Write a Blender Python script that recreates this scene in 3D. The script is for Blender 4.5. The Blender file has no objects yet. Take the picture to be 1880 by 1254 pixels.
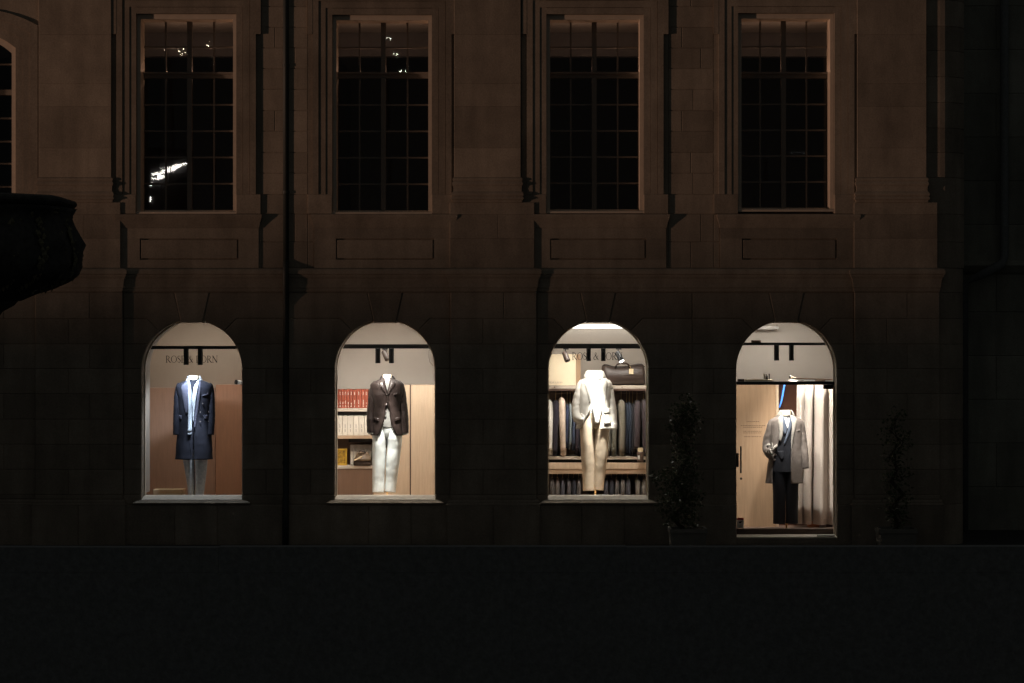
import bpy, math, random
from mathutils import Vector, noise
random.seed(7)
scn = bpy.context.scene
COL = scn.collection
# ------------------------------------------------------------------ camera, world, exposure
S, D, CX, CY = 0.0065, 30.0, 940.0, 627.0          # metres per photo pixel on the facade plane, distance of the camera
CAMZ = (1000 - CY) * S
cam = bpy.data.objects.new("camera", bpy.data.cameras.new("camera")); COL.objects.link(cam)
cam.location = (0, -D, CAMZ); cam.rotation_euler = (math.radians(90), 0, 0)
cam.data.sensor_width = 36.0; cam.data.lens = 36.0 * D / (1880 * S)
cam.data.clip_start = 0.1; cam.data.clip_end = 2000
scn.camera = cam
world = bpy.data.worlds.new("World"); scn.world = world; world.use_nodes = True
bg = world.node_tree.nodes["Background"]
bg.inputs[0].default_value = (0.95, 1.0, 0.98, 1); bg.inputs[1].default_value = 0.026   # night sky glow over the town
scn.view_settings.view_transform = 'Standard'; scn.view_settings.look = 'None'
scn.view_settings.exposure = 0; scn.view_settings.gamma = 1; scn.view_settings.use_curve_mapping = False
try:
    scn.cycles.use_denoising = True
    scn.cycles.max_bounces = 8; scn.cycles.transparent_max_bounces = 16
    scn.cycles.sample_clamp_indirect = 4
except Exception:
    pass
LAMP_POS = (-70.0, -20.0, 0.36)
LAMP_POWER = 60000.0
LAMP_COL = (1.0, 0.60, 0.42)

# ------------------------------------------------------------------ helpers
def X(px, y=0.0): return (px - CX) * S * (1 + y / D)
def Z(py, y=0.0): return CAMZ + (CY - py) * S * (1 + y / D)
def W(px, y=0.0): return px * S * (1 + y / D)
LOC = {}
def tag(o, label=None, cat=None, group=None, kind=None):
    if label: o['label'] = label
    if cat: o['category'] = cat
    if group: o['group'] = group
    if kind: o['kind'] = kind
    return o
def thing(name, loc, label, cat, group=None):
    o = bpy.data.objects.new(name, None); COL.objects.link(o)
    o.empty_display_size = 0.1
    o.location = loc; LOC[o.name] = Vector(loc)
    return tag(o, label, cat, group)
class MB:
    def __init__(s): s.v = []; s.f = []
    def add(s, vs, fs):
        k = len(s.v); s.v += [tuple(p) for p in vs]; s.f += [tuple(i + k for i in f) for f in fs]
    def box(s, x0, x1, y0, y1, z0, z1, b=0.0):
        if b <= 0:
            s.add([(x0,y0,z0),(x1,y0,z0),(x1,y1,z0),(x0,y1,z0),(x0,y0,z1),(x1,y0,z1),(x1,y1,z1),(x0,y1,z1)],
                  [(0,3,2,1),(4,5,6,7),(0,1,5,4),(1,2,6,5),(2,3,7,6),(3,0,4,7)])
        else:
            ring = lambda z, i: [(x0+i,y0,z),(x1-i,y0,z),(x1,y0+i,z),(x1,y1-i,z),(x1-i,y1,z),(x0+i,y1,z),(x0,y1-i,z),(x0,y0+i,z)]
            ins = lambda z: [(x0+b,y0+b,z),(x1-b,y0+b,z),(x1-b,y0+b,z),(x1-b,y1-b,z),(x1-b,y1-b,z),(x0+b,y1-b,z),(x0+b,y1-b,z),(x0+b,y0+b,z)]
            a = ring(z0+b, b); c = ring(z1-b, b)
            lo = [(x0+b,y0+b,z0),(x1-b,y0+b,z0),(x1-b,y1-b,z0),(x0+b,y1-b,z0)]
            hi = [(p[0],p[1],z1) for p in lo]
            vs = a + c + lo + hi
            fs = [(i,(i+1)%8,8+(i+1)%8,8+i) for i in range(8)]
            fs += [(19,18,17,16),(20,21,22,23)]
            m = [(0,1,17,16),(2,3,18,17),(4,5,19,18),(6,7,16,19)]
            fs += [(q[0],q[3],q[2],q[1]) for q in m]
            fs += [(1,17,2),(3,18,4),(5,19,6),(7,16,0)]
            fs += [(8,9,21,20),(10,11,22,21),(12,13,23,22),(14,15,20,23),(9,10,21),(11,12,22),(13,14,23),(15,8,20)]
            s.add(vs, fs)
    def prism(s, poly, y0, y1, ch=0.0):
        """poly: list of (x,z); front face at y0 (towards the camera), chamfer ch"""
        n = len(poly)
        area = sum(poly[i][0]*poly[(i+1)%n][1]-poly[(i+1)%n][0]*poly[i][1] for i in range(n))
        if area < 0: poly = poly[::-1]
        if ch > 0:
            inn = []
            for i in range(n):
                p, a, b = Vector(poly[i]), Vector(poly[i-1]), Vector(poly[(i+1)%n])
                e1 = (p-a).normalized(); e2 = (b-p).normalized()
                n1 = Vector((-e1.y, e1.x)); n2 = Vector((-e2.y, e2.x))
                m = n1+n2; d = m.dot(n1)
                m = m/ max(d, 0.35) if m.length > 1e-6 else n1
                inn.append((p.x+m.x*ch, p.y+m.y*ch))
            vs = [(x,y0,z) for x,z in inn] + [(x,y0+ch,z) for x,z in poly] + [(x,y1,z) for x,z in poly]
            fs = [tuple(range(n))]
            for i in range(n):
                j = (i+1)%n
                fs += [(i,n+i,n+j,j),(n+i,2*n+i,2*n+j,n+j)]
            fs.append(tuple(2*n+i for i in reversed(range(n))))
        else:
            vs = [(x,y0,z) for x,z in poly] + [(x,y1,z) for x,z in poly]
            fs = [tuple(range(n)), tuple(n+i for i in reversed(range(n)))]
            for i in range(n):
                j = (i+1)%n; fs.append((i,n+i,n+j,j))
        s.add(vs, fs)
    def tube(s, pts, radii, n=10, cap=True, flat=1.0):
        pts = [Vector(p) for p in pts]
        if not hasattr(radii, '__len__'): radii = [radii]*len(pts)
        k = len(s.v); up = Vector((0.03,1,0.05))
        for i,p in enumerate(pts):
            t = (pts[min(i+1,len(pts)-1)]-pts[max(i-1,0)]).normalized()
            u = t.cross(up)
            if u.length < 1e-3: u = t.cross(Vector((1,0,0)))
            u.normalize(); w = u.cross(t).normalized()
            for j in range(n):
                a = 2*math.pi*j/n
                s.v.append(tuple(p + u*(math.cos(a)*radii[i]) + w*(math.sin(a)*radii[i]*flat)))
        for i in range(len(pts)-1):
            for j in range(n):
                a = k+i*n+j; b = k+i*n+(j+1)%n
                s.f.append((a,b,b+n,a+n))
        if cap:
            s.f.append(tuple(k+j for j in reversed(range(n))))
            s.f.append(tuple(k+(len(pts)-1)*n+j for j in range(n)))
    def lathe(s, prof, cx, cy, n=24, ph=0.0):
        """prof: (r,z) bottom to top"""
        k = len(s.v)
        for r,z in prof:
            for j in range(n):
                a = 2*math.pi*j/n+ph; s.v.append((cx+r*math.cos(a), cy+r*math.sin(a), z))
        for i in range(len(prof)-1):
            for j in range(n):
                a = k+i*n+j; b = k+i*n+(j+1)%n
                s.f.append((a,b,b+n,a+n))
        s.f.append(tuple(k+j for j in reversed(range(n)))); s.f.append(tuple(k+(len(prof)-1)*n+j for j in range(n)))
    def band(s, x0, x1, yf, prof, back, ends=True):
        """moulding: prof = (projection, z) top to bottom, swept round the three free sides of a block"""
        k = len(s.v); m = len(prof)
        for p,z in prof:
            e = p if ends else 0
            s.v += [(x0-e,back,z),(x0-e,yf-p,z),(x1+e,yf-p,z),(x1+e,back,z)]
        for i in range(m-1):
            for j in range(3):
                a = k+i*4+j; s.f.append((a+4,a+5,a+1,a))
        s.f.append((k,k+1,k+2,k+3)); e = k+(m-1)*4; s.f.append((e+3,e+2,e+1,e))
        s.f.append(tuple(k+i*4 for i in range(m))); s.f.append(tuple(k+i*4+3 for i in reversed(range(m))))
    def build(s, name, m, parent=None, smooth=False, label=None):
        off = Vector((0,0,0))
        q = parent
        while q is not None:
            off = off + Vector(q.location); q = q.parent
        me = bpy.data.meshes.new(name)
        me.from_pydata([tuple(Vector(p)-off) for p in s.v], [], s.f); me.update()
        if smooth:
            for p in me.polygons: p.use_smooth = True
        me.materials.append(m)
        o = bpy.data.objects.new(name, me); COL.objects.link(o)
        if parent is not None: o.parent = parent
        if label: o['label'] = label
        return o
def part_box(name, m, parent, *a, b=0.0, label=None):
    q = MB(); q.box(*a, b=b); return q.build(name, m, parent, label=label)

# ------------------------------------------------------------------ materials
def new_mat(name):
    m = bpy.data.materials.new(name); m.use_nodes = True
    nt = m.node_tree; b = nt.nodes["Principled BSDF"]
    return m, nt, b
def N(nt, t, **kw):
    n = nt.nodes.new(t)
    for k,v in kw.items():
        try: setattr(n, k, v)
        except Exception: pass
    return n
def mat(name, col, rough=0.7, var=0.15, scale=8.0, stretch=(1,1,1), bump=0.0, bscale=60.0, metal=0.0, perobj=0.0, spec=None, sheen=0.0, detail=6):
    m, nt, b = new_mat(name)
    tc = N(nt,'ShaderNodeTexCoord'); mp = N(nt,'ShaderNodeMapping'); mp.inputs['Scale'].default_value = stretch
    nt.links.new(tc.outputs['Object'], mp.inputs[0])
    no = N(nt,'ShaderNodeTexNoise'); no.inputs['Scale'].default_value = scale; no.inputs['Detail'].default_value = detail; no.inputs['Roughness'].default_value = 0.65
    nt.links.new(mp.outputs[0], no.inputs['Vector'])
    mr = N(nt,'ShaderNodeMapRange'); mr.inputs[1].default_value = 0.25; mr.inputs[2].default_value = 0.75
    mr.inputs[3].default_value = 1-var; mr.inputs[4].default_value = 1+var
    nt.links.new(no.outputs[0], mr.inputs[0])
    val = mr.outputs[0]
    if perobj > 0:
        oi = N(nt,'ShaderNodeObjectInfo'); m2 = N(nt,'ShaderNodeMapRange')
        m2.inputs[3].default_value = 1-perobj; m2.inputs[4].default_value = 1+perobj
        nt.links.new(oi.outputs['Random'], m2.inputs[0])
        mu = N(nt,'ShaderNodeMath', operation='MULTIPLY'); nt.links.new(val, mu.inputs[0]); nt.links.new(m2.outputs[0], mu.inputs[1]); val = mu.outputs[0]
    vm = N(nt,'ShaderNodeVectorMath', operation='SCALE'); vm.inputs[0].default_value = col
    nt.links.new(val, vm.inputs['Scale']); nt.links.new(vm.outputs[0], b.inputs['Base Color'])
    b.inputs['Roughness'].default_value = rough; b.inputs['Metallic'].default_value = metal
    if spec is not None: b.inputs['Specular IOR Level'].default_value = spec
    if sheen: b.inputs['Sheen Weight'].default_value = sheen; b.inputs['Sheen Roughness'].default_value = 0.4
    if bump > 0:
        n2 = N(nt,'ShaderNodeTexNoise'); n2.inputs['Scale'].default_value = bscale; n2.inputs['Detail'].default_value = 4
        nt.links.new(mp.outputs[0], n2.inputs['Vector'])
        bp = N(nt,'ShaderNodeBump'); bp.inputs['Strength'].default_value = bump; bp.inputs['Distance'].default_value = 0.01
        nt.links.new(n2.outputs[0], bp.inputs['Height']); nt.links.new(bp.outputs[0], b.inputs['Normal'])
    return m
def emis(name, col, strength):
    m, nt, b = new_mat(name)
    b.inputs['Base Color'].default_value = (*col,1); b.inputs['Emission Color'].default_value = (*col,1); b.inputs['Emission Strength'].default_value = strength
    return m
def glass(name, wavy=0.0, rough=0.0, refl=1.0):
    m = bpy.data.materials.new(name); m.use_nodes = True; nt = m.node_tree; nt.nodes.clear()
    out = N(nt,'ShaderNodeOutputMaterial'); mx = N(nt,'ShaderNodeMixShader'); tr = N(nt,'ShaderNodeBsdfTransparent'); gl = N(nt,'ShaderNodeBsdfGlossy')
    tr.inputs[0].default_value = (0.93,0.95,0.94,1); gl.inputs['Roughness'].default_value = rough
    fr = N(nt,'ShaderNodeFresnel'); fr.inputs[0].default_value = 1.5
    mu = N(nt,'ShaderNodeMath', operation='MULTIPLY'); mu.inputs[1].default_value = refl; nt.links.new(fr.outputs[0], mu.inputs[0])
    nt.links.new(mu.outputs[0], mx.inputs[0]); nt.links.new(tr.outputs[0], mx.inputs[1]); nt.links.new(gl.outputs[0], mx.inputs[2]); nt.links.new(mx.outputs[0], out.inputs[0])
    if wavy > 0:
        ge = N(nt,'ShaderNodeNewGeometry'); no = N(nt,'ShaderNodeTexNoise'); no.inputs['Scale'].default_value = 9; no.inputs['Detail'].default_value = 2
        mp = N(nt,'ShaderNodeMapping'); mp.inputs['Scale'].default_value = (1,1,2.4)
        nt.links.new(ge.outputs['Position'], mp.inputs[0]); nt.links.new(mp.outputs[0], no.inputs['Vector'])
        bp = N(nt,'ShaderNodeBump'); bp.inputs['Strength'].default_value = 1.0; bp.inputs['Distance'].default_value = wavy
        nt.links.new(no.outputs[0], bp.inputs['Height']); nt.links.new(bp.outputs[0], gl.inputs['Normal'])
    return m
def stone_mat(name, col, perobj=0.14):
    m, nt, b = new_mat(name)
    ge = N(nt,'ShaderNodeNewGeometry')
    n1 = N(nt,'ShaderNodeTexNoise'); n1.inputs['Scale'].default_value = 1.7; n1.inputs['Detail'].default_value = 8; n1.inputs['Roughness'].default_value = 0.7
    n2 = N(nt,'ShaderNodeTexNoise'); n2.inputs['Scale'].default_value = 55; n2.inputs['Detail'].default_value = 3
    mp = N(nt,'ShaderNodeMapping'); mp.inputs['Scale'].default_value = (2.6,2.6,0.45)
    n3 = N(nt,'ShaderNodeTexNoise'); n3.inputs['Scale'].default_value = 2.2; n3.inputs['Detail'].default_value = 5
    nt.links.new(ge.outputs['Position'], n1.inputs['Vector']); nt.links.new(ge.outputs['Position'], n2.inputs['Vector'])
    nt.links.new(ge.outputs['Position'], mp.inputs[0]); nt.links.new(mp.outputs[0], n3.inputs['Vector'])
    def rng(src, lo, hi, a=0.3, c=0.7):
        r = N(nt,'ShaderNodeMapRange'); r.inputs[1].default_value = a; r.inputs[2].default_value = c; r.inputs[3].default_value = lo; r.inputs[4].default_value = hi
        nt.links.new(src, r.inputs[0]); return r.outputs[0]
    oi = N(nt,'ShaderNodeObjectInfo')
    vals = [rng(n1.outputs[0], .78, 1.2), rng(n2.outputs[0], .88, 1.12), rng(n3.outputs[0], .82, 1.14), rng(oi.outputs['Random'], 1-perobj, 1+perobj, 0, 1)]
    v = vals[0]
    for w in vals[1:]:
        mu = N(nt,'ShaderNodeMath', operation='MULTIPLY'); nt.links.new(v, mu.inputs[0]); nt.links.new(w, mu.inputs[1]); v = mu.outputs[0]
    vm = N(nt,'ShaderNodeVectorMath', operation='SCALE'); vm.inputs[0].default_value = col; nt.links.new(v, vm.inputs['Scale'])
    nt.links.new(vm.outputs[0], b.inputs['Base Color']); b.inputs['Roughness'].default_value = 0.9; b.inputs['Specular IOR Level'].default_value = 0.2
    bp = N(nt,'ShaderNodeBump'); bp.inputs['Strength'].default_value = 0.35; bp.inputs['Distance'].default_value = 0.004
    nt.links.new(n2.outputs[0], bp.inputs['Height'])
    bp2 = N(nt,'ShaderNodeBump'); bp2.inputs['Strength'].default_value = 0.3; bp2.inputs['Distance'].default_value = 0.012
    nt.links.new(n1.outputs[0], bp2.inputs['Height']); nt.links.new(bp.outputs[0], bp2.inputs['Normal']); nt.links.new(bp2.outputs[0], b.inputs['Normal'])
    return m
M = {}
M['stone'] = stone_mat('sandstone', (0.31,0.26,0.205))
M['stone_dark'] = stone_mat('dark sandstone', (0.30,0.30,0.255))
M['granite'] = mat('granite', (0.18,0.19,0.19), 0.85, 0.3, 30, bump=0.3)
M['asphalt'] = mat('asphalt', (0.05,0.05,0.05), 0.9, 0.3, 40, bump=0.3)
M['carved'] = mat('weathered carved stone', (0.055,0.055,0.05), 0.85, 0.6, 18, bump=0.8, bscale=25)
M['carved_lit'] = mat('highlit carving', (0.17,0.16,0.10), 0.9, 0.5, 30)  # paler than the bowl, glints on the carving put into the colour
M['bars'] = mat('shaded sash paint', (0.20,0.18,0.155), 0.5, 0.1, 12)  # frame paint darkened, shade of the deep recess put into the colour
M['paint'] = mat('cream window paint', (0.66,0.56,0.45), 0.5, 0.1, 12)
M['sillpaint'] = mat('pale stone sill', (0.52,0.47,0.40), 0.6, 0.15, 14, bump=0.1)
M['pane'] = glass('old wavy glass', wavy=0.000012, rough=0.01)
M['glass'] = glass('shop glass', rough=0.0, refl=0.5)
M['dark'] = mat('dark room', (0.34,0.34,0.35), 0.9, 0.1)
M['blind'] = mat('linen blind', (0.72,0.62,0.5), 0.9, 0.06, 20)
M['ceil'] = mat('white ceiling', (0.75,0.72,0.68), 0.9, 0.03)
M['black'] = mat('black metal', (0.012,0.012,0.013), 0.5, 0.1, metal=0.0)
M['blackmatt'] = mat('black matt paint', (0.012,0.010,0.009), 0.8, 0.1)
M['print'] = mat('dark printed lettering', (0.02,0.017,0.015), 0.8, 0.05)
M['copper'] = mat('weathered downpipe', (0.030,0.036,0.033), 0.6, 0.25, 10)
M['plaster'] = mat('grey plaster', (0.52,0.47,0.42), 0.9, 0.04, 3, bump=0.05)
M['plaster_warm'] = mat('taupe plaster', (0.405,0.325,0.255), 0.9, 0.05, 3, bump=0.05)
M['plaster_pale'] = mat('pale plaster', (0.24,0.205,0.175), 0.9, 0.04, 3)
M['oak'] = mat('oak veneer', (0.35,0.23,0.140), 0.5, 0.18, 5, (9,9,0.6), bump=0.05, perobj=0.05)
M['oak_light'] = mat('pale oak veneer', (0.55,0.42,0.30), 0.5, 0.12, 5, (9,9,0.6), bump=0.05, perobj=0.05)
M['oak_h'] = mat('oak board', (0.40,0.28,0.185), 0.5, 0.18, 5, (0.6,9,9), bump=0.05, perobj=0.06)
M['brownpanel'] = mat('brown panel', (0.45,0.27,0.185), 0.6, 0.12, 5, (9,9,0.8), perobj=0.03)
M['drawer'] = mat('brown drawer front', (0.17,0.098,0.062), 0.55, 0.14, 5, (9,9,0.8))
M['panel_red'] = mat('red brown panel', (0.47,0.235,0.135), 0.6, 0.12, 5, (9,9,0.8))
M['walnut'] = mat('walnut board', (0.10,0.06,0.042), 0.5, 0.2, 5, (0.6,9,9))
M['shelf'] = mat('pale shelf edge', (0.50,0.43,0.36), 0.5, 0.1, 6, (0.6,6,6))
M['redbook'] = mat('red book cloth', (0.30,0.062,0.030), 0.6, 0.12, 30, perobj=0.14)
M['foil'] = mat('silver foil', (0.62,0.50,0.42), 0.4, 0.05)
M['whitebook'] = mat('cream box spine', (0.62,0.56,0.48), 0.7, 0.06, 20, perobj=0.05)
M['folder'] = mat('grey folder', (0.30,0.26,0.23), 0.7, 0.1, 20, perobj=0.12)
M['brass'] = mat('brass', (0.75,0.55,0.28), 0.3, 0.05, metal=1.0)
M['gold'] = mat('gilt frame', (0.62,0.38,0.05), 0.35, 0.15, 20, metal=0.4)
M['picture'] = mat('golden picture', (0.30,0.17,0.02), 0.4, 0.9, 26, detail=2)
M['leather'] = mat('brown leather', (0.042,0.026,0.020), 0.45, 0.25, 20, bump=0.25, bscale=90)
M['leather_mid'] = mat('olive brown leather', (0.13,0.085,0.050), 0.5, 0.25, 20, bump=0.2)
M['cream'] = mat('cream card', (0.72,0.61,0.44), 0.8, 0.04, 10)
M['card'] = mat('tan card', (0.46,0.33,0.20), 0.8, 0.08, 10)
M['tagc'] = mat('manila tag', (0.70,0.56,0.36), 0.8, 0.05)
M['white'] = mat('white plastic', (0.75,0.73,0.69), 0.4, 0.03)
M['red'] = mat('red print', (0.45,0.05,0.03), 0.6, 0.05)
M['orange'] = mat('orange card', (0.42,0.14,0.04), 0.6, 0.15)
M['curtain'] = mat('linen curtain', (0.52,0.45,0.395), 0.9, 0.06, 60, (1,1,0.2), sheen=0.2)
M['redbrown'] = mat('dark red brown panel', (0.075,0.030,0.018), 0.35, 0.3, 4, (3,3,0.4))
M['blue'] = emis('blue reflection glow', (0.10,0.35,1.0), 1.3)  # reflection of neon, made to glow by itself
M['leaf'] = mat('glossy leaf', (0.085,0.105,0.045), 0.30, 0.4, 20)
M['trunk'] = mat('bark', (0.07,0.055,0.04), 0.9, 0.3, 30)
M['planter'] = mat('dark planter', (0.20,0.19,0.165), 0.6, 0.15, 12)
M['soil'] = mat('soil', (0.03,0.022,0.016), 1, 0.4, 40)
M['neck'] = mat('cream linen bust', (0.70,0.62,0.48), 0.8, 0.05)
def fab(name, col, var=0.12, rough=0.85, sheen=0.06, perobj=0.0, scale=30, bump=0.25): return mat(name, col, rough, var, scale, bump=bump, bscale=140, sheen=sheen, perobj=perobj, spec=0.25)
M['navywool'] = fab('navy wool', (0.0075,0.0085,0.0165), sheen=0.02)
M['navylit'] = fab('navy wool lit lapel', (0.060,0.063,0.095), sheen=0.04)  # coat navy paled, light on upward-facing lapels put into the colour
M['scarf'] = fab('pale blue silk scarf', (0.42,0.47,0.55), rough=0.5)
M['greydenim'] = fab('grey denim', (0.34,0.365,0.40), 0.25)
M['darkbrown'] = fab('dark brown cloth', (0.0135,0.0090,0.0080), 0.3, 0.40, 0.02)
M['whitecotton'] = fab('white cotton', (0.60,0.65,0.655), 0.05, bump=0.1)
M['greyshirt'] = fab('grey shirt', (0.105,0.105,0.10), 0.08)
M['offwhite'] = fab('off white canvas', (0.50,0.465,0.41), 0.06, bump=0.15)
M['jersey'] = fab('white jersey', (0.74,0.73,0.70), 0.04, bump=0.1)
M['beige'] = fab('beige chino', (0.52,0.42,0.305), 0.08, bump=0.15)
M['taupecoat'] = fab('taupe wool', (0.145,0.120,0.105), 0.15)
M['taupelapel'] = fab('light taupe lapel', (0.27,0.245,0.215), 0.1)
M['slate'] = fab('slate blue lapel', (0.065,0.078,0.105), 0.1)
M['navysuit'] = fab('dark navy suiting', (0.011,0.0115,0.0155), 0.15)
M['floral'] = mat('spotted collar', (0.38,0.35,0.33), 0.8, 0.95, 120, detail=1)
M['button'] = mat('horn button', (0.10,0.09,0.09), 0.3, 0.1)

# ------------------------------------------------------------------ setting: street, river, quay parapet
q = MB(); q.add([(-90,-14.46,0),(90,-14.46,0),(90,60,0),(-90,60,0)], [(0,1,2,3)])
tag(q.build('street', M['asphalt']), kind='structure')
q = MB(); q.add([(-400,-400,-3),(400,-400,-3),(400,-14.7,-3),(-400,-14.7,-3)], [(0,1,2,3)])
M['water'] = mat('dark river', (0.012,0.016,0.016), 0.15, 0.1, 2, bump=0.2, bscale=3)
tag(q.build('river', M['water']), kind='structure')
YP = -14.0
zpt = CAMZ + (CY - 1001) * S * (1 + (YP - 0.45) / D)
wall = thing('quay_wall', (0, YP-0.3, -3), 'long dark granite quay wall filling the bottom of the photo', 'wall')
q = MB(); q.box(-76, 76, YP-0.57, YP-0.48, -3.2, 0.003); q.build('river_face', M['granite'], wall)
for k in range(-22, 23):
    x0 = k*3.4
    q = MB(); q.prism([(x0,0.004),(x0+3.4,0.004),(x0+3.4,zpt-0.16),(x0,zpt-0.16)], YP-0.58, YP-0.47, 0.002); q.build('stone', M['granite'], wall)
for k in range(-30, 30):
    x0 = k*2.5+0.7
    q = MB(); q.prism([(x0,zpt-0.16),(x0+2.5,zpt-0.16),(x0+2.5,zpt+random.uniform(-.004,.004)),(x0,zpt+random.uniform(-.004,.004))], YP-0.5802, YP-0.46, 0.002); q.build('coping_stone', M['granite'], wall)
q = MB(); q.box(-9.0, -8.6, -19.5, YP-0.60, -3.2, 1.35, b=0.03); q.build('shade_wall', M['granite'], wall)  # unseen wall added to keep the lamp off the quay face
# lamp on the landing stage, outside the frame to the left: the quay wall keeps its light off the ground floor
lp = thing('quay_lamp', (LAMP_POS[0], LAMP_POS[1], -3), 'globe lamp on a short post by the water beyond the left edge of the photo', 'lamp')
q = MB(); q.lathe([(0.16,-3),(0.16,-2.9),(0.07,-2.85),(0.05,-0.2),(0.12,-0.12),(0.12,-0.08)], LAMP_POS[0], LAMP_POS[1], 12); q.build('post', M['black'], lp, True)
ld = bpy.data.lights.new('quay_lamp_light', 'POINT'); ld.energy = LAMP_POWER; ld.color = LAMP_COL; ld.shadow_soft_size = 0.42
lo = bpy.data.objects.new('lamp_glow', ld); COL.objects.link(lo); lo.parent = lp; lo.location = (0, 0, LAMP_POS[2]+3)

# ------------------------------------------------------------------ main building
B = thing('stone_building', (0, 0.3, 0), 'long sandstone building with pilasters, tall dark upper windows and lit arched shop windows', 'building')
ST = M['stone']
def stone(poly_px, yf=0.0, yb=0.30, ch=0.012, name='stone', m=None):
    if max(p[1] for p in poly_px) < 493 and yb > 0.2: yb = 0.40
    q = MB(); q.prism([(X(a), Z(b)) for a,b in poly_px], yf, yb, ch); return q.build(name, m or ST, B)
def rect(x0, x1, y0, y1): return [(x0,y1),(x1,y1),(x1,y0),(x0,y0)]
ROWS = [537, 585, 632, 677, 723, 770, 816, 862, 908]
R_ARCH, SPR = 92.0, 679.0
def arc(cx, a0, a1, n=6):      # angles in degrees measured from the +x axis, up positive (photo pixels)
    return [(cx + R_ARCH*math.cos(math.radians(a0+(a1-a0)*i/n)), SPR - R_ARCH*math.sin(math.radians(a0+(a1-a0)*i/n))) for i in range(n+1)]
def ang_y(y): return math.degrees(math.asin((SPR-y)/R_ARCH))
A632, ADG, AKY = ang_y(632), 50.0, math.degrees(math.acos(21.0/R_ARCH))
SHOPS = [352.0, 707.0, 1098.0, 1444.0]
PJ = 0.042
PIERS = [(66,226),(827,985),(1568,1724)]
BAYS = [(226,827,0,1),(985,1568,2,3)]
for bx0,bx1,i0,i1 in BAYS:
    ca, cb = SHOPS[i0], SHOPS[i1]; mid = (ca+cb)/2
    for cx, le, re in ((ca,bx0,mid),(cb,mid,bx1)):
        mir = lambda poly: [(2*cx-a,b) for a,b in poly]
        for side, edge in ((-1,le),(1,re)):
            e = edge if side < 0 else 2*cx-edge          # work on the left, mirror for the right
            st = []
            st.append([(e,677),(e,632)] + arc(cx,180-A632,180-ang_y(677)))                       # springer
            st.append([(e,632),(e,585),(cx-82,585)] + arc(cx,180-ADG,180-A632))                  # haunch
            st.append([(e,585),(e,537),(cx-32.4,537),(cx-20.6,593-4.2)] + arc(cx,180-AKY,180-ADG) + [(cx-82,585)])
            for poly in st:
                stone(poly if side < 0 else mir(poly), ch=0.010)
            for r in range(3, len(ROWS)-1):
                y0, y1 = ROWS[r], ROWS[r+1]
                xa = cx-R_ARCH
                j = e + (xa-e)*(0.48 if r % 2 else 1.0)
                pieces = [(e,xa)] if (xa-e) < 60 or r % 2 == 0 else [(e,j),(j,xa)]
                for a,b in pieces:
                    p = rect(a,b,y0,y1); stone(p if side < 0 else mir(p), ch=0.009)
            # jamb below the last course, down to the plinth top
            p = rect(e, cx-R_ARCH, 908, 926); stone(p if side < 0 else mir(p), -0.012, 0.30, 0.006)
            if cx == SHOPS[3]:
                p = rect(e, cx-R_ARCH, 926, 1001); stone(p if side < 0 else mir(p), -0.05, 0.30, 0.01, 'plinth_stone')
        # keystone
        stone([(cx-20.6,592.5),(cx+20.6,592.5),(cx+32.4,537),(cx-32.4,537)], -0.006, 0.30, 0.012, 'keystone')
        if cx != SHOPS[3]:
            for a,b in ((le,cx-30),(cx-30,cx+48),(cx+48,re)):
                stone(rect(a,b,926,1001), -0.05, 0.30, 0.010, 'plinth_stone')
for k,(a,b) in enumerate(PIERS + [(-90,66)]):
    yf = -PJ if k < 3 else 0.0
    for r in range(len(ROWS)-1):
        c = a + (b-a)*(0.38 if r % 2 else 0.62)
        for u,v in ((a,c),(c,b)): stone(rect(u,v,ROWS[r],ROWS[r+1]), yf, 0.3, 0.008)
    stone(rect(a,b,908,916), yf-0.012, 0.3, 0.005); 
    q = MB(); q.band(X(a)+0.0, X(b)-0.0, yf, [(0.0,Z(916)),(0.02,Z(917)),(0.035,Z(920)),(0.035,Z(923)),(0.05,Z(926))], 0.2, True); q.build('plinth_moulding', ST, B)
    c = (a+b)/2
    for u,v in ((a-6,c),(c,b+6)): stone(rect(u,v,926,1001), yf-0.05, 0.3, 0.010, 'plinth_stone')
# string course above the shop windows
CORN = [(p*.55, z) for p,z in [(0.0,Z(492)),(0.095,Z(494)),(0.125,Z(497)),(0.13,Z(503)),(0.105,Z(505)),(0.10,Z(508)),(0.07,Z(512)),(0.05,Z(521)),(0.045,Z(528)),(0.03,Z(529.5)),(0.026,Z(534)),(0.0,Z(537))]]
for k in range(len(BAYS)):
    b = BAYS[k]; q = MB(); q.band(X(b[0]), X(b[1]), 0.0, CORN, 0.3, False); q.build('cornice', ST, B)
q = MB(); q.band(X(-90), X(66), 0.0, CORN, 0.3, False); q.build('cornice', ST, B)
for a,b in PIERS:
    q = MB(); q.band(X(a+1), X(b-2), -PJ, CORN, 0.3, True); q.build('cornice', ST, B)
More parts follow.
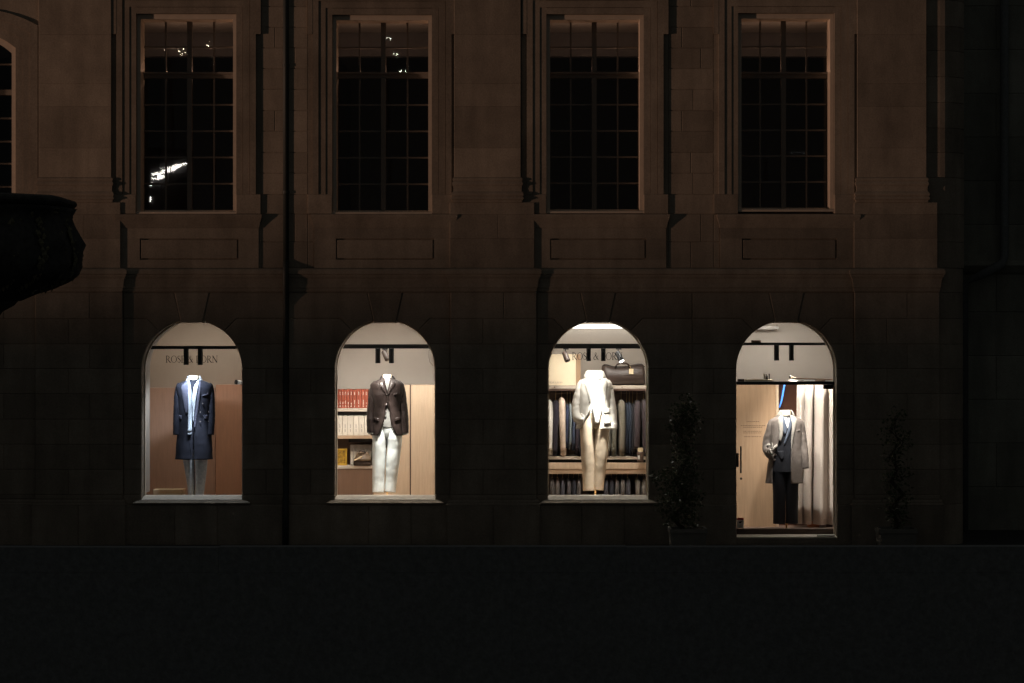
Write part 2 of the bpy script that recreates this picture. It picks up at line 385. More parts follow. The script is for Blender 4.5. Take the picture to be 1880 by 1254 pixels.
# pedestals, pilaster bases, shafts
BASE = [(p*0.65, z) for p,z in [(0.0,Z(326)),(0.02,Z(327)),(0.03,Z(329)),(0.03,Z(331.5)),(0.018,Z(333)),(0.03,Z(335)),(0.04,Z(337.5)),(0.035,Z(340)),(0.022,Z(342)),(0.016,Z(347)),(0.02,Z(352)),(0.04,Z(354)),(0.052,Z(357)),(0.052,Z(359)),(0.035,Z(361)),(0.05,Z(363)),(0.055,Z(365.5)),(0.03,Z(368)),(0.02,Z(372))]]
for (a,b),(u,v) in zip(PIERS, ((72,205),(834,956),(1573,1700))):
    q = MB(); q.band(X(u), X(v), -PJ+0.004, BASE, 0.3, True); q.build('pilaster_base', ST, B)
    for r,(y0,y1) in enumerate(((372,394),(394,438),(438,492))):
        if r == 0 or r == 2: cs = [(a-1,b-4)]
        else:
            c = a+(b-a)*(0.55 if a != 1568 else 0.42); cs = [(a-1,c),(c,b-4)]
        for s0,s1 in cs: stone(rect(s0,s1,y0,y1), -PJ, 0.3, 0.004)
    ys = [326,272,196,154,64,-30,-130,-260]
    for i in range(len(ys)-1): stone(rect(u,v,ys[i+1],ys[i]), -PJ+0.004, 0.3, 0.0035)
# upper bays: plain ashlar between the window surrounds
UW = [(250,434,25,389),(610,793,27,390),(1003,1182,26,388),(1355,1532,24,385)]
UR = [492,444,393,357,318,280,241,203,164,126,88,50,12,-26,-70,-130,-260]
def ashlar(x0, x1, rows=UR, split=True, yf=0.0):
    for i in range(len(rows)-1):
        y1, y0 = rows[i], rows[i+1]
        if split and (x1-x0) > 70:
            f = (0.5,0.72,0.3,0.55)[i % 4]; c = x0+(x1-x0)*f
            if i % 3 == 2: cs = [(x0,x1)]
            else: cs = [(x0,c),(c,x1)]
        else: cs = [(x0,x1)]
        for a,b in cs: stone(rect(a,b,y0,y1), yf, 0.3, 0.007)
segs = [(479,565),(956,958),(1227,1310)]
for a,b in segs: ashlar(a,b)
AJ = 0.016
def surround(x0, x1, y0, y1):
    """moulded architrave with ears, plinth blocks, sill, apron with sunk panel"""
    q = MB()
    steps = [(0,11.5,-0.010),(12.1,24.4,-0.017),(25.1,36,-0.026)]
    q.box(X(x0-36), X(x0), 0.035, 0.398, Z(357), Z(-40)); q.box(X(x1), X(x1+36), 0.035, 0.398, Z(357), Z(-40)); q.box(X(x0), X(x1), 0.035, 0.398, Z(y0), Z(y0-36))
    for a,b,p in steps:
        q.box(X(x0-b), X(x0-a), p, 0.4, Z(357), Z(-40)); q.box(X(x1+a), X(x1+b), p, 0.4, Z(357), Z(-40))
        q.box(X(x0-a), X(x1+a), p, 0.4, Z(y0-a), Z(y0-b))
    for sx in (-1,1):                                                   # ears
        xa = (x0-36) if sx < 0 else (x1+36)
        q.box(min(X(xa), X(xa+sx*9)), max(X(xa), X(xa+sx*9)), -0.028, 0.3, Z(63), Z(-40))
        xb = (x0-45) if sx < 0 else (x1+45)
        if sx: q.box(min(X(xa),X(xb)), max(X(xa),X(xb)), -0.0, 0.4, Z(357), Z(63))
    q.build('window_surround', ST, B)
    for a,b in ((x0-45,x0),(x1,x1+45)): stone(rect(a,b,357,392.5), -0.024, 0.3, 0.005, 'plinth_block')
    stone(rect(x0-45,x1+45,-260,-41), 0.0, 0.3, 0.004); stone(rect(x0,x1,-41,y0-36), -0.010, 0.3, 0.004)
    # apron with moulded top and sunk panel
    q = MB(); q.band(X(x0-33), X(x1+41), -AJ, [(0.0,Z(392.6)),(0.04,Z(394)),(0.04,Z(398)),(0.034,Z(401)),(0.02,Z(408)),(0.009,Z(415)),(0.005,Z(418)),(0.0,Z(419))], 0.3, True); q.build('apron_moulding', ST, B)
    xl, xr = x0-33, x1+41
    px0, px1, py0, py1 = x0+7, x1+4, 438, 477
    for p in (rect(xl,xr,419,py0), rect(xl,xr,py1,492), rect(xl,px0,py0,py1), rect(px1,xr,py0,py1)):
        stone(p, -AJ, 0.3, 0.0006, 'apron_stone')
    stone(rect(px0,px1,py0,py1), -AJ+0.03, 0.3, 0.0006, 'apron_panel')
    stone(rect(px0+2.6,px1-2.6,py0+2.6,py1-2.6), -AJ+0.001, 0.0+AJ, 0.003, 'apron_panel')
    ashlar(x0-45, x0-33, [492,444,393]); ashlar(x1+41, x1+45, [492,444,393])
for w in UW: surround(*w)
def window(x0, x1, y0, y1):
    yf, yb = 0.31, 0.37
    f = MB()
    X0,X1,Z0,Z1 = X(x0),X(x1),Z(y1),Z(y0)
    fw = W(7)
    FY = 0.05
    f.box(X0,X0+fw,FY,yb,Z0,Z1); f.box(X1-fw,X1,FY,yb,Z0,Z1)
    f.box(X0+fw,X1-fw,FY+.002,yb,Z1-fw*1.3,Z1); f.box(X0+fw,X1-fw,yf,yb,Z0,Z0+W(6))
    # rebate step towards the room
    o = f.build('window', M['paint'], B)
    xm = (X0+X1)/2
    zt0, zt1 = Z(139), Z(129)
    q = MB(); q.band(X0+fw*0.6, X1-fw*0.6, yf-0.004, [(0.0,zt1+0.012),(0.03,zt1+0.006),(0.03,zt1-0.012),(0.012,zt1-0.02),(0.0,zt0)], yb, False); q.build('transom', M['bars'], o)
    m = W(4.5)
    q = MB(); q.box(xm-m,xm+m,yf-0.012,yb,Z0+W(6),zt0); q.build('mullion', M['bars'], o)
    q = MB(); q.box(xm-m,xm+m,yf-0.012,yb,zt1+0.012,Z1-fw*1.3); q.build('mullion', M['bars'], o)
    t = W(1.6)
    for (za,zb,n) in ((Z0+W(6),zt0,5),(zt1+0.012,Z1-fw*1.3,2)):
        for (xa,xb) in ((X0+fw,xm-m),(xm+m,X1-fw)):
            c = (xa+xb)/2
            q = MB(); q.box(c-t,c+t,yf+0.012,yb-0.01,za,zb)
            for i in range(1,n):
                z = za+(zb-za)*i/n
                q.box(xa,c-t,yf+0.014,yb-0.012,z-t,z+t); q.box(c+t,xb,yf+0.014,yb-0.012,z-t,z+t)
            q.build('glazing_bar', M['bars'], o)
            for i in range(n):
                z0 = za+(zb-za)*i/n; z1 = za+(zb-za)*(i+1)/n
                for u,v in ((xa,c),(c,xb)):
                    p = MB(); dy = 0.345
                    tx, tz = random.uniform(-.00015,.00015), random.uniform(-.00015,.00015)
                    p.add([(u,dy-tx-tz,z0),(v,dy+tx-tz,z0),(v,dy+tx+tz,z1),(u,dy-tx+tz,z1)], [(0,1,2,3)])
                    p.build('pane', M['pane'], o)
    q = MB(); q.band(X0-0.002, X1+0.002, 0.02, [(0.02,Z0+0.004),(0.03,Z0-0.004),(0.03,Z0-W(3.5)),(0.0,Z0-W(3.6))], 0.37, False); q.build('timber_sill', M['paint'], o)
for w in UW: window(*w)
# segmental-headed window at the left edge of the picture
def left_window():
    x0,x1,yt,ys,yb = -152.0, 29.0, 55.0, 88.0, 357.0
    cx = (x0+x1)/2; hw = (x1-x0)/2; rise = ys-yt; Rr = (hw*hw+rise*rise)/(2*rise)
    a1 = math.asin(hw/Rr)
    top = lambda off, n=10: [(cx+(Rr+off)*math.sin(-a1+2*a1*i/n)*(hw+off)/((Rr+off)*math.sin(a1)), ys-(Rr*(math.cos(-a1+2*a1*i/n)-math.cos(a1)))-off) for i in range(n+1)]
    def ringmb(o_in, o_out, yf, ybk, bottom):
        q = MB(); ti, to = top(o_in), top(o_out)
        pi = [(x0-o_in,bottom)] + ti + [(x1+o_in,bottom)]; po = [(x0-o_out,bottom)] + to + [(x1+o_out,bottom)]
        for i in range(len(pi)-1):
            q.prism([(X(pi[i][0]),Z(pi[i][1])),(X(po[i][0]),Z(po[i][1])),(X(po[i+1][0]),Z(po[i+1][1])),(X(pi[i+1][0]),Z(pi[i+1][1]))], yf, ybk)
        return q
    q = MB()
    for a,b,p in ((0,14,-0.012),(14,27,-0.020),(27,41,-0.03)):
        r = ringmb(a,b,p,0.4,357); q.add(r.v, r.f)
    q.build('window_surround', ST, B)
    f = ringmb(-9, -0.01, 0.05, 0.37, 357).build('window', M['paint'], B)
    q = MB(); q.box(X(x0),X(x1),0.305,0.37,Z(170),Z(160)); q.box(X(cx-5),X(cx+5),0.30,0.37,Z(357),Z(yt+8))
    q.build('transom', M['bars'], f)
    q = MB()
    for y in (213,256,297,340,113): q.box(X(x0),X(x1),0.32,0.358,Z(y+1.6),Z(y-1.6))
    for x in (x0+48, x1-48): q.box(X(x-1.6),X(x+1.6),0.322,0.356,Z(357),Z(72))
    q.build('glazing_bar', M['bars'], f)
    ys_ = [357,340,297,256,213,165,113,60]
    for i in range(7):
        for u,v in ((x0,x0+48),(x0+48,cx),(cx,x1-48),(x1-48,x1)):
            p = MB(); p.add([(X(u),0.343,Z(ys_[i])),(X(v),0.343,Z(ys_[i])),(X(v),0.343,Z(ys_[i+1])),(X(u),0.343,Z(ys_[i+1]))],[(0,1,2,3)]); p.build('pane', M['pane'], f)
    # wall around it
    po = top(41); stone([(x1+41,357),(72,357),(72,-260),(cx,-260)] + po[5:], 0.0, 0.3, 0.004)
    stone([(x0-41,357)] + po[:6] + [(cx,-260),(x0-90,-260),(x0-90,357)], 0.0, 0.3, 0.004)
    for (y0,y1) in ((357,392),(392,444),(444,492)):
        for u,v in ((x0-90,-60),(-60,65)): stone(rect(u,v,y0,y1), 0.0, 0.3, 0.004)
left_window()
for u,v in ((-242,-90),):
    for r in range(len(ROWS)-1): stone(rect(u,v,ROWS[r],ROWS[r+1]), 0, 0.3, 0.012)
# rounded corner at the right end: its quoins turn away from the lamp
def corner():
    ys = [1001,926,862,816,770,723,677,632,585,537,492,444,393,326,280,235,188,141,93,48,0,-60,-130,-260]
    r = 0.34
    for i in range(len(ys)-1):
        z0, z1 = Z(ys[i]), Z(ys[i+1]); xs = X(1724 if ys[i] > 492 else 1726); g = 0.004
        q = MB(); n = 9; ring = []
        for k in range(n+1):
            a = math.pi/2*k/n; ring.append((xs+r*math.sin(a), r-r*math.cos(a)))
        ring = [(xs-0.2,0.0)] + ring + [(xs+r, 6.0),(xs-0.2,6.0)]
        m = len(ring)
        shr = lambda p: (p[0]-(0.006 if p[0] > xs else 0), p[1]+0.006 if p[1] < 1 else p[1])
        vs = [(x,y,z0) for x,y in map(shr,ring)] + [(x,y,z0+g) for x,y in ring] + [(x,y,z1-g) for x,y in ring] + [(x,y,z1) for x,y in map(shr,ring)]
        fs = []
        for L in range(3):
            for k in range(m): fs.append((L*m+k, L*m+(k+1)%m, (L+1)*m+(k+1)%m, (L+1)*m+k))
        fs.append(tuple(reversed(range(m)))); fs.append(tuple(3*m+k for k in range(m)))
        q.add(vs, fs); q.build('corner_stone', ST, B)
corner()
# dark rooms behind the upper windows: pale ceiling near the glass, dark beyond
rx0, rx1 = X(-260), X(1716)
q = MB()
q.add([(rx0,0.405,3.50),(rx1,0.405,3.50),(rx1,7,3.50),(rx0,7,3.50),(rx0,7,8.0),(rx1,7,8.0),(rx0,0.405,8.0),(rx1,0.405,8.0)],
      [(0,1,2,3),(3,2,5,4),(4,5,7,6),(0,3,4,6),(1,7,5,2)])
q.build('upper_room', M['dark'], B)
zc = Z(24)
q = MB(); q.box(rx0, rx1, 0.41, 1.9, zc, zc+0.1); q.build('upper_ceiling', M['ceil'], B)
q = MB(); q.box(rx0, rx1, 1.91, 2.1, zc-0.3, zc+0.1); q.build('added_beam', M['dark'], B)  # dark beam added to end the lit band of ceiling
for k,w in enumerate(UW):  # added lamps that make the top panes glow
    xm_ = X((w[0]+w[1])/2)
    t = thing('transom_fill', (xm_, 0.64, Z(134,0.64)), 'added fill lamp hidden behind the transom of the %s upper window' % ['first','second','third','fourth'][k], 'lamp', 'added fill lamps behind the transoms of the upper windows')
    q = MB(); q.box(xm_-0.35, xm_+0.35, 0.61, 0.67, Z(138,0.64), Z(136,0.64)); q.build('tray', M['dark'], t)
    for dx in (-.25,.25):
        l_ = bpy.data.lights.new('transom_glow', 'POINT'); l_.energy = 1.15; l_.color = (1.0,0.56,0.36); l_.shadow_soft_size = 0.008
        o_ = bpy.data.objects.new('transom_glow', l_); COL.objects.link(o_); o_.parent = t; o_.location = (dx, 0, 0.0)
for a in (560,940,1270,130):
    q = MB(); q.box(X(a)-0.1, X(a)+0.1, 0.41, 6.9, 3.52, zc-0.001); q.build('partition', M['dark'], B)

# drainpipe between the first two windows
dp = thing('drainpipe', (X(528), -0.1, 0), 'dark downpipe running down the wall between the two left upper windows', 'drainpipe')
q = MB(); q.tube([(X(525),0.010,Z(-260)),(X(525),0.010,Z(478))], 0.037, 16); q.build('pipe', M['copper'], dp, True)
q = MB(); q.tube([(X(525),0.010,Z(478)),(X(525),-0.03,Z(488)),(X(525.5),-0.075,Z(496)),(X(525.5),-0.078,Z(512)),(X(525.5),-0.055,Z(530)),(X(525),-0.012,Z(548)),(X(525),0.010,Z(562)),(X(525),0.010,Z(908)),(X(525),-0.07,Z(926)),(X(525),-0.07,Z(1000))], 0.037, 16); q.build('offset_bend', M['copper'], dp, True)
for y in (353,120,700,850):
    q = MB(); q.tube([(X(525),0.010,Z(y+2.5)),(X(525),0.010,Z(y-2.5))], 0.043, 16); q.build('pipe_bracket', M['copper'], dp)

# neighbouring dark building, set back beyond the corner
nb = thing('side_building', (X(1900), 2.2, 0), 'unlit dark building set back beyond the rounded corner at the far right', 'building')
for i in range(16):
    z0 = i*0.56; sh = 0.55*(i % 2)
    for k in range(6):
        x0 = X(1750,2.2)+k*1.1-sh
        q = MB(); q.prism([(x0,z0),(x0+1.1,z0),(x0+1.1,z0+0.56),(x0,z0+0.56)], 2.2, 2.6, 0.01); q.build('stone', M['stone_dark'], nb)
q = MB(); q.band(X(1750,2.2), X(2300,2.2), 2.2, [(0,Z(478,2.2)),(0.14,Z(480,2.2)),(0.14,Z(488,2.2)),(0.05,Z(500,2.2)),(0,Z(504,2.2))], 2.5, False); q.build('string_course', M['stone_dark'], nb)
q = MB(); q.tube([(X(1846,2),2.08,9),(X(1846,2),2.08,Z(470,2)),(X(1838,2),1.95,Z(484,2)),(X(1800,2),1.95,Z(505,2)),(X(1772,2),2.08,Z(520,2)),(X(1772,2),2.08,0)], 0.055, 12); q.build('downpipe', M['granite'], nb, True)

# ------------------------------------------------------------------ lettering (serif capitals built from strokes)
def stroke(q, pts, w, fx, fz, y):
    pts = [Vector((a,b)) for a,b in pts]
    ws = w if hasattr(w,'__len__') else [w]*len(pts)
    L = []; R = []
    for i,p in enumerate(pts):
        t = (pts[min(i+1,len(pts)-1)]-pts[max(i-1,0)]).normalized(); n = Vector((-t.y,t.x))*ws[i]/2
        L.append(p+n); R.append(p-n)
    vs = [(fx(p.x), y, fz(p.y)) for p in L] + [(fx(p.x), y, fz(p.y)) for p in R]
    m = len(pts)
    q.add(vs, [(i, m+i, m+i+1, i+1) for i in range(m-1)])
def oval(cx, cz, rx, rz, a0=0, a1=360, n=20):
    return [(cx+rx*math.cos(math.radians(a0+(a1-a0)*i/n)), cz+rz*math.sin(math.radians(a0+(a1-a0)*i/n))) for i in range(n+1)]
TK, TN = 0.13, 0.055
def serif(x, z, w=0.30): return ([(x-w/2,z),(x+w/2,z)], 0.045)
GL = {
 'R': (0.82, [([(.17,0),(.17,1)],TK), serif(.17,.022), ([(.04,.978),(.36,.978)],.045), ([(.2,.97),(.38,.96),(.52,.88),(.57,.74),(.52,.6),(.38,.51),(.2,.5)],[.05,.06,.1,.13,.1,.06,.05]), ([(.36,.5),(.55,.22),(.76,.02)],[.1,.13,.13]), ([(.68,.022),(.88,.022)],.045)]),
 'O': (1.0, [(oval(.5,.5,.41,.475,0,360,28), [.13-.075*abs(math.sin(math.radians(360*i/28))) for i in range(29)])]),
 'S': (0.62, [([(.5,.72),(.47,.9),(.32,.97),(.17,.91),(.1,.77),(.17,.63),(.32,.53),(.46,.42),(.53,.27),(.46,.1),(.3,.03),(.14,.09),(.08,.28)],[.04,.05,.06,.09,.11,.12,.13,.12,.11,.09,.06,.05,.04])]),
 'E': (0.68, [([(.17,0),(.17,1)],TK), ([(.04,.978),(.56,.978)],.05), ([(.55,1),(.56,.8)],.045), ([(.2,.52),(.46,.52)],.05), ([(.46,.62),(.46,.42)],.045), ([(.04,.022),(.6,.022)],.05), ([(.585,0),(.62,.22)],.045)]),
 '&': (0.95, [([(.86,.02),(.66,.2),(.36,.62),(.29,.8),(.35,.94),(.47,.96),(.54,.85),(.48,.7),(.26,.5),(.12,.34),(.1,.2),(.18,.06),(.34,.02),(.52,.1),(.68,.3),(.76,.52)],[.1,.13,.13,.08,.06,.06,.08,.06,.06,.1,.12,.1,.06,.05,.05,.05]), ([(.66,.53),(.86,.53)],.045)]),
 'B': (0.74, [([(.17,0),(.17,1)],TK), ([(.04,.978),(.36,.978)],.045), ([(.04,.022),(.36,.022)],.045), ([(.2,.97),(.36,.96),(.5,.88),(.53,.75),(.48,.62),(.36,.54),(.2,.53)],[.05,.06,.1,.12,.1,.06,.05]), ([(.3,.53),(.44,.52),(.57,.42),(.61,.27),(.55,.11),(.4,.03),(.2,.022)],[.05,.06,.1,.13,.1,.06,.05])]),
 'N': (0.95, [([(.16,0),(.16,.97)],.06), serif(.16,.022,.28), ([(.02,.978),(.24,.978)],.045), ([(.13,.97),(.8,.03)],.14), ([(.8,.0),(.8,1)],.06), serif(.8,.978,.28)]),
 ' ': (0.36, []),
}
def lettering(text, px0, px1, py0, py1, y, m, parent, name='lettering'):
    tot = sum(GL[c][0] for c in text); q = MB(); x = 0; kx = (px1-px0)/tot
    for c in text:
        adv, st = GL[c]
        for i,(pts,w) in enumerate(st):
            stroke(q, pts, w, lambda u, x=x: X(px0+(x+u)*kx, y), lambda v: Z(py1-(py1-py0)*v, y), y-0.0002*i)
        x += adv
    return q.build(name, m, parent)

# ------------------------------------------------------------------ shop windows and their rooms
SILL = 912
def box_px(q, x0, x1, y0, y1, ya, yb, b=0.0): q.box(X(x0,ya), X(x1,ya), ya, yb, Z(y1,ya), Z(y0,ya), b=b)
def shop_window(i, cx, bottom):
    o = MB(); rr = lambda r, a: (cx + r*math.cos(a), SPR - r*math.sin(a))
    y0, y1 = 0.20, 0.245
    n = 24; ro, ri = R_ARCH+0.3, R_ARCH-2.2
    outer = [(cx+ro,bottom)] + [rr(ro,math.pi*k/n) for k in range(n+1)] + [(cx-ro,bottom)]
    inner = [(cx+ri,bottom)] + [rr(ri,math.pi*k/n) for k in range(n+1)] + [(cx-ri,bottom)]
    for k in range(len(outer)-1):
        o.prism([(X(a),Z(b)) for a,b in (outer[k],outer[k+1],inner[k+1],inner[k])], y0, y1)
    f = o.build('shop_window', M['paint'], B)
    if i < 3:
        q = MB(); q.box(X(cx-R_ARCH), X(cx+R_ARCH), 0.19, 0.25, Z(917), Z(912.5), b=0.004); q.build('bottom_rail', M['sillpaint'], f)
        g = MB(); g.add([(X(a),0.222,Z(b)) for a,b in reversed([(cx+ri,913)]+inner[1:-1]+[(cx-ri,913)])], [tuple(range(n+3))]); g.build('glass_pane', M['glass'], f)
        q = MB(); q.band(X(cx-96.5), X(cx+96.5), -0.0, [(-0.205,Z(911.5)),(-0.20,Z(911.8)),(0.02,Z(917.2)),(0.02,Z(918.6)),(0.0,Z(919))], 0.299, False); q.build('window_sill', M['sillpaint'], B)
        q = MB(); q.band(X(cx-96), X(cx+96), -0.0, [(0.0,Z(917.6)),(0.028,Z(918.4)),(0.075,Z(922.6)),(0.075,Z(924.8)),(0.062,Z(925.4)),(0.0,Z(926))], 0.299, True); q.build('sill_moulding', ST, B)
    else:
        # door opening: transom bar, fixed light above, door below
        q = MB(); q.box(X(cx-R_ARCH), X(cx+R_ARCH), 0.19, 0.27, Z(707), Z(701), b=0.004); q.build('door_transom', M['black'], f)
        q = MB(); q.box(X(cx-R_ARCH+2), X(cx+R_ARCH-2), 0.20, 0.25, Z(983), Z(972.5), b=0.004); q.build('bottom_rail', M['walnut'], f)
        g = MB(); g.add([(X(a),0.222,Z(b)) for a,b in reversed([(cx+ri,701)]+inner[1:-1]+[(cx-ri,701)])], [tuple(range(n+3))]); g.build('glass_pane', M['glass'], f)
        g = MB(); g.add([(X(cx-ri),0.222,Z(973)),(X(cx+ri),0.222,Z(973)),(X(cx+ri),0.222,Z(707)),(X(cx-ri),0.222,Z(707))], [(0,1,2,3)]); g.build('glass_pane', M['glass'], f)
        q = MB(); q.box(X(1361), X(1364), 0.16, 0.18, Z(870), Z(820), b=0.004); q.box(X(1361.6),X(1363.4),0.18,0.222,Z(866),Z(863)); q.box(X(1361.6),X(1363.4),0.18,0.222,Z(826),Z(823)); q.build('door_handle', M['black'], f)
        q = MB(); q.box(X(1353.2), X(1359), 0.185, 0.22, Z(859), Z(833), b=0.004); q.build('lock_case', M['blackmatt'], f)
        q = MB(); q.tube([(X(1363.5),0.205,Z(880.5)),(X(1363.5),0.221,Z(880.5))], W(2.3), 14); q.build('lock_cylinder', M['black'], f)
        q = MB(); q.band(X(cx-R_ARCH), X(cx+R_ARCH), 0.0, [(-0.20,Z(983)),(0.03,Z(986)),(0.03,Z(988))], 0.299, False); q.build('threshold', M['sillpaint'], B)
        stone(rect(cx-R_ARCH,cx+R_ARCH,988,1001), -0.03, 0.3, 0.006, 'doorstep')
        q = MB(); q.box(X(1516), X(1534), 0.19, 0.26, Z(715), Z(707.3), b=0.003); q.build('door_closer', M['blackmatt'], f)
        q = MB(); q.box(X(1500), X(1533), 0.0, 0.06, Z(984), Z(982), b=0.003); q.build('threshold_strip', M['white'], B)
        # printed hours on the glass: fine broken strokes, too small to read
        q = MB(); rnd = random.Random(3)
        for (ly,xa,xb) in ((775,1374,1395),(782.5,1363,1406),(785.5,1368,1402),(793,1368,1401),(796,1368,1401),(803,1369,1400)):
            x = xa
            while x < xb:
                w = rnd.uniform(1.0,3.4)
                q.add([(X(x),0.2195,Z(ly+.55)),(X(x+w),0.2195,Z(ly+.55)),(X(x+w),0.2195,Z(ly-.45)),(X(x),0.2195,Z(ly-.45))],[(0,1,2,3)]); x += w+rnd.uniform(.5,1.1)
        q.build('door_lettering', M['oak_print'], f)
        # sticker by the door: red head, small dark pictogram
        def flat(x0,x1,ya,yb,y,m,nm):
            q = MB(); q.box(X(x0),X(x1),y,y+0.0012,Z(yb),Z(ya)); return q.build(nm, m, f)
        flat(1356,1368.5,953,972,0.2185,M['white'],'sticker'); flat(1356,1368.5,953,957,0.2168,M['red'],'sticker_band')
        q = MB()
        q.prism([(X(a),Z(b)) for a,b in ((1359.5,962.5),(1360.3,960),(1362.5,959.4),(1365.5,959.4),(1365.2,961),(1363.8,961.4),(1362.6,963.6),(1361.2,963.4))], 0.2165, 0.2176)
        for k,yy in enumerate((966,968,970)): q.box(X(1358.5+k*.4),X(1366-k*.5),0.2165,0.2176,Z(yy+.7),Z(yy))
        q.build('sticker_mark', M['print'], f)
M['oak_print'] = mat('brown printed lettering', (0.10,0.065,0.04), 0.8, 0.05)
for i,c in enumerate(SHOPS): shop_window(i, c, 912 if i < 3 else 985)
SW = [o for o in B.children if o.name.startswith('shop_window')]
lettering('ROSE & BORN', 304, 400, 653, 666, 0.218, M['print'], SW[0])
lettering('ROSE & BORN', 1050, 1143, 647, 661, 0.218, M['print'], SW[2])

def room(i, x0, x1, zf, zc, yd, wall_m, floor_m, panel_pow, col=(1.0,0.94,0.87), side_m=None, lamp=True):
    """closed display room behind one shop window"""
    t = 0.05; ya = 0.3005
    side_m = side_m or wall_m
    def pl(nm, m, *a):
        q = MB(); q.box(*a); tag(q.build(nm, m), kind='structure')
    pl('back_wall', wall_m, x0-t, x1+t, yd, yd+t, zf-0.1, zc+t)
    pl('side_wall', side_m, x0-t, x0, ya, yd, zf-0.1, zc+t); pl('side_wall', side_m, x1, x1+t, ya, yd, zf-0.1, zc+t)
    pl('floor', floor_m, x0, x1, ya, yd, zf-0.1, zf); pl('ceiling', M['ceil'], x0, x1, ya, yd, zc, zc+t)
    pl('front_wall', M['plaster'], x0, x1, 0.3005, 0.312, zf, Z(926)) if i < 3 else None
    if lamp:
        nm = ['navy coat','dark brown jacket','off white jacket','taupe coat'][i]
        for k,(ya_,yb_,where) in enumerate(((0.36,0.66,'front'),(1.0,1.4,'rear'))):
            t_ = thing('fill_panel', ((x0+x1)/2, (ya_+yb_)/2, zc-0.03), '%s added fill light panel above the %s display' % (where,nm), 'fill light')  # unseen panels added for general light on the display
            q = MB(); q.box((x0+x1)/2-0.42, (x0+x1)/2+0.42, ya_-.02, yb_+.02, zc-0.03, zc-0.001); q.build('housing', M['white'], t_)
            q = MB(); q.box((x0+x1)/2-0.40, (x0+x1)/2+0.40, ya_, yb_, zc-0.036, zc-0.0305); q.build('diffuser', emis('light panel %d %d' % (i,k), col, panel_pow[k]), t_)
def spot(parent, pos, target, power, col, size=0.9, soft=0.03, blend=0.6):
    l = bpy.data.lights.new('spot', 'SPOT'); l.energy = power; l.color = col; l.spot_size = size; l.spot_blend = blend; l.shadow_soft_size = soft
    o = bpy.data.objects.new('spot_beam', l); COL.objects.link(o); o.parent = parent
    off = Vector((0,0,0)); p = parent
    while p is not None: off += Vector(p.location); p = p.parent
    o.location = Vector(pos)-off
    o.rotation_euler = (Vector(target)-Vector(pos)).to_track_quat('-Z','Y').to_euler()
    return o
def track(i, cx, ry0, ry1, tubes, ty, label, mann, power, col, yt=0.43):
    t = thing('track_light', (X(cx,yt), yt, Z(ry0,yt)), label, 'track light', 'black track lights across the shop windows')
    q = MB(); box_px(q, cx-93, cx+93, ry0, ry1, yt-0.02, yt+0.02); q.build('rail', M['black'], t)
    for k,(a,b) in enumerate(tubes):
        r = W((b-a)/2, yt); xc = X((a+b)/2, yt)
        q = MB(); q.lathe([(r*0.98,Z(ty,yt)),(r,Z(ty-0.6,yt)),(r,Z(ry1,yt)),(r*.6,Z(ry1-1,yt))], xc, yt, 18); h = q.build('lamp_tube', M['black'], t)
        tg, sz = mann[k]
        spot(h, (xc, yt, Z(ty,yt)-0.012), tg, power[k], col, sz, 0.03, 0.8)
    return t
NG = 'black track lights across the shop windows'

# room floors sit below the sills
def rx(cx, d=0.0): return X(cx-R_ARCH)-0.22-d, X(cx+R_ARCH)+0.22+d
MY = 0.74                                                # depth of the mannequins behind the facade plane
a,b = rx(SHOPS[0]); room(0, a, b, 0.38, Z(566), 2.0, M['plaster_warm'], M['oak_h'], (5.5,9))
a,b = rx(SHOPS[1]); room(1, a, b, 0.38, Z(572), 2.35, M['plaster'], M['oak_h'], (24,13.5))
a,b = rx(SHOPS[2]); room(2, a, b, 0.38, Z(571), 2.35, M['plaster'], M['oak_h'], (20,9.5))
a,b = rx(SHOPS[3]); room(3, a, b, 0.10, Z(563), 2.0, M['plaster'], M['walnut'], (6,11))
def aim(px, py, dy=-0.1): return (X(px,MY), MY+dy, Z(py,MY))
def fill_spot(px, y, zc, target, power, col, size, label):  # unseen ceiling spots added to brighten parts of the displays
    t = thing('fill_spot', (X(px,y), y, zc-0.02), label, 'fill_spot')
    q = MB(); q.tube([(X(px,y),y,zc-0.001),(X(px,y),y,zc-0.018)], .045, 16); q.build('ring', M['white'], t)
    spot(t, (X(px,y), y, zc-0.03), target, power, col, size, .03, .8)
NEUT = (1.0,0.96,0.91)
WARM, COOL = (1.0,0.92,0.83), (0.80,0.89,1.0)
def below(px, tilt=.30): return (X(px,.43), .43+tilt, Z(670,.43)-1.0)
track(0, 352, 635, 641, [(337,346.5),(363,372.5)], 670, 'track light above the navy coat, behind the lettered far left window', [(below(346),2.5),(aim(358,900),.46)], (64,190), COOL)
track(1, 707, 632, 640, [(689,698.5),(714,723.5)], 667, 'track light with two tubes above the dark brown jacket', [(below(700),2.5),(aim(711,880),.66)], (75,340), WARM)
track(2, 1098, 631, 640, [(1076.5,1085),(1103.5,1112)], 663, 'track light with two tubes above the off white jacket', [(below(1090),2.5),(aim(1092,870),.66)], (31,320), NEUT)
track(3, 1444, 629, 634, [(1421,1430.5),(1448.5,1457.5)], 662, 'thin track light with two tubes above the taupe coat', [(below(1432,.42),1.5),((X(1448,1.0),.9,Z(850,1.0)),.62)], (85,125), NEUT)
fill_spot(1392, .72, Z(563), (X(1390,1.5),1.5,Z(850,1.5)), 70, WARM, 1.2, 'added fill spot in the ceiling over the oak door panel')
fill_spot(1470, .80, Z(563), (X(1508,1.4),1.4,Z(905,1.4)), 330, WARM, 1.2, 'added fill spot in the ceiling over the beige curtain')
fill_spot(775, .9, Z(572), (X(778,1.7),1.7,Z(800,1.7)), 80, WARM, 1.3, 'added fill spot in the ceiling over the pale oak cabinet')
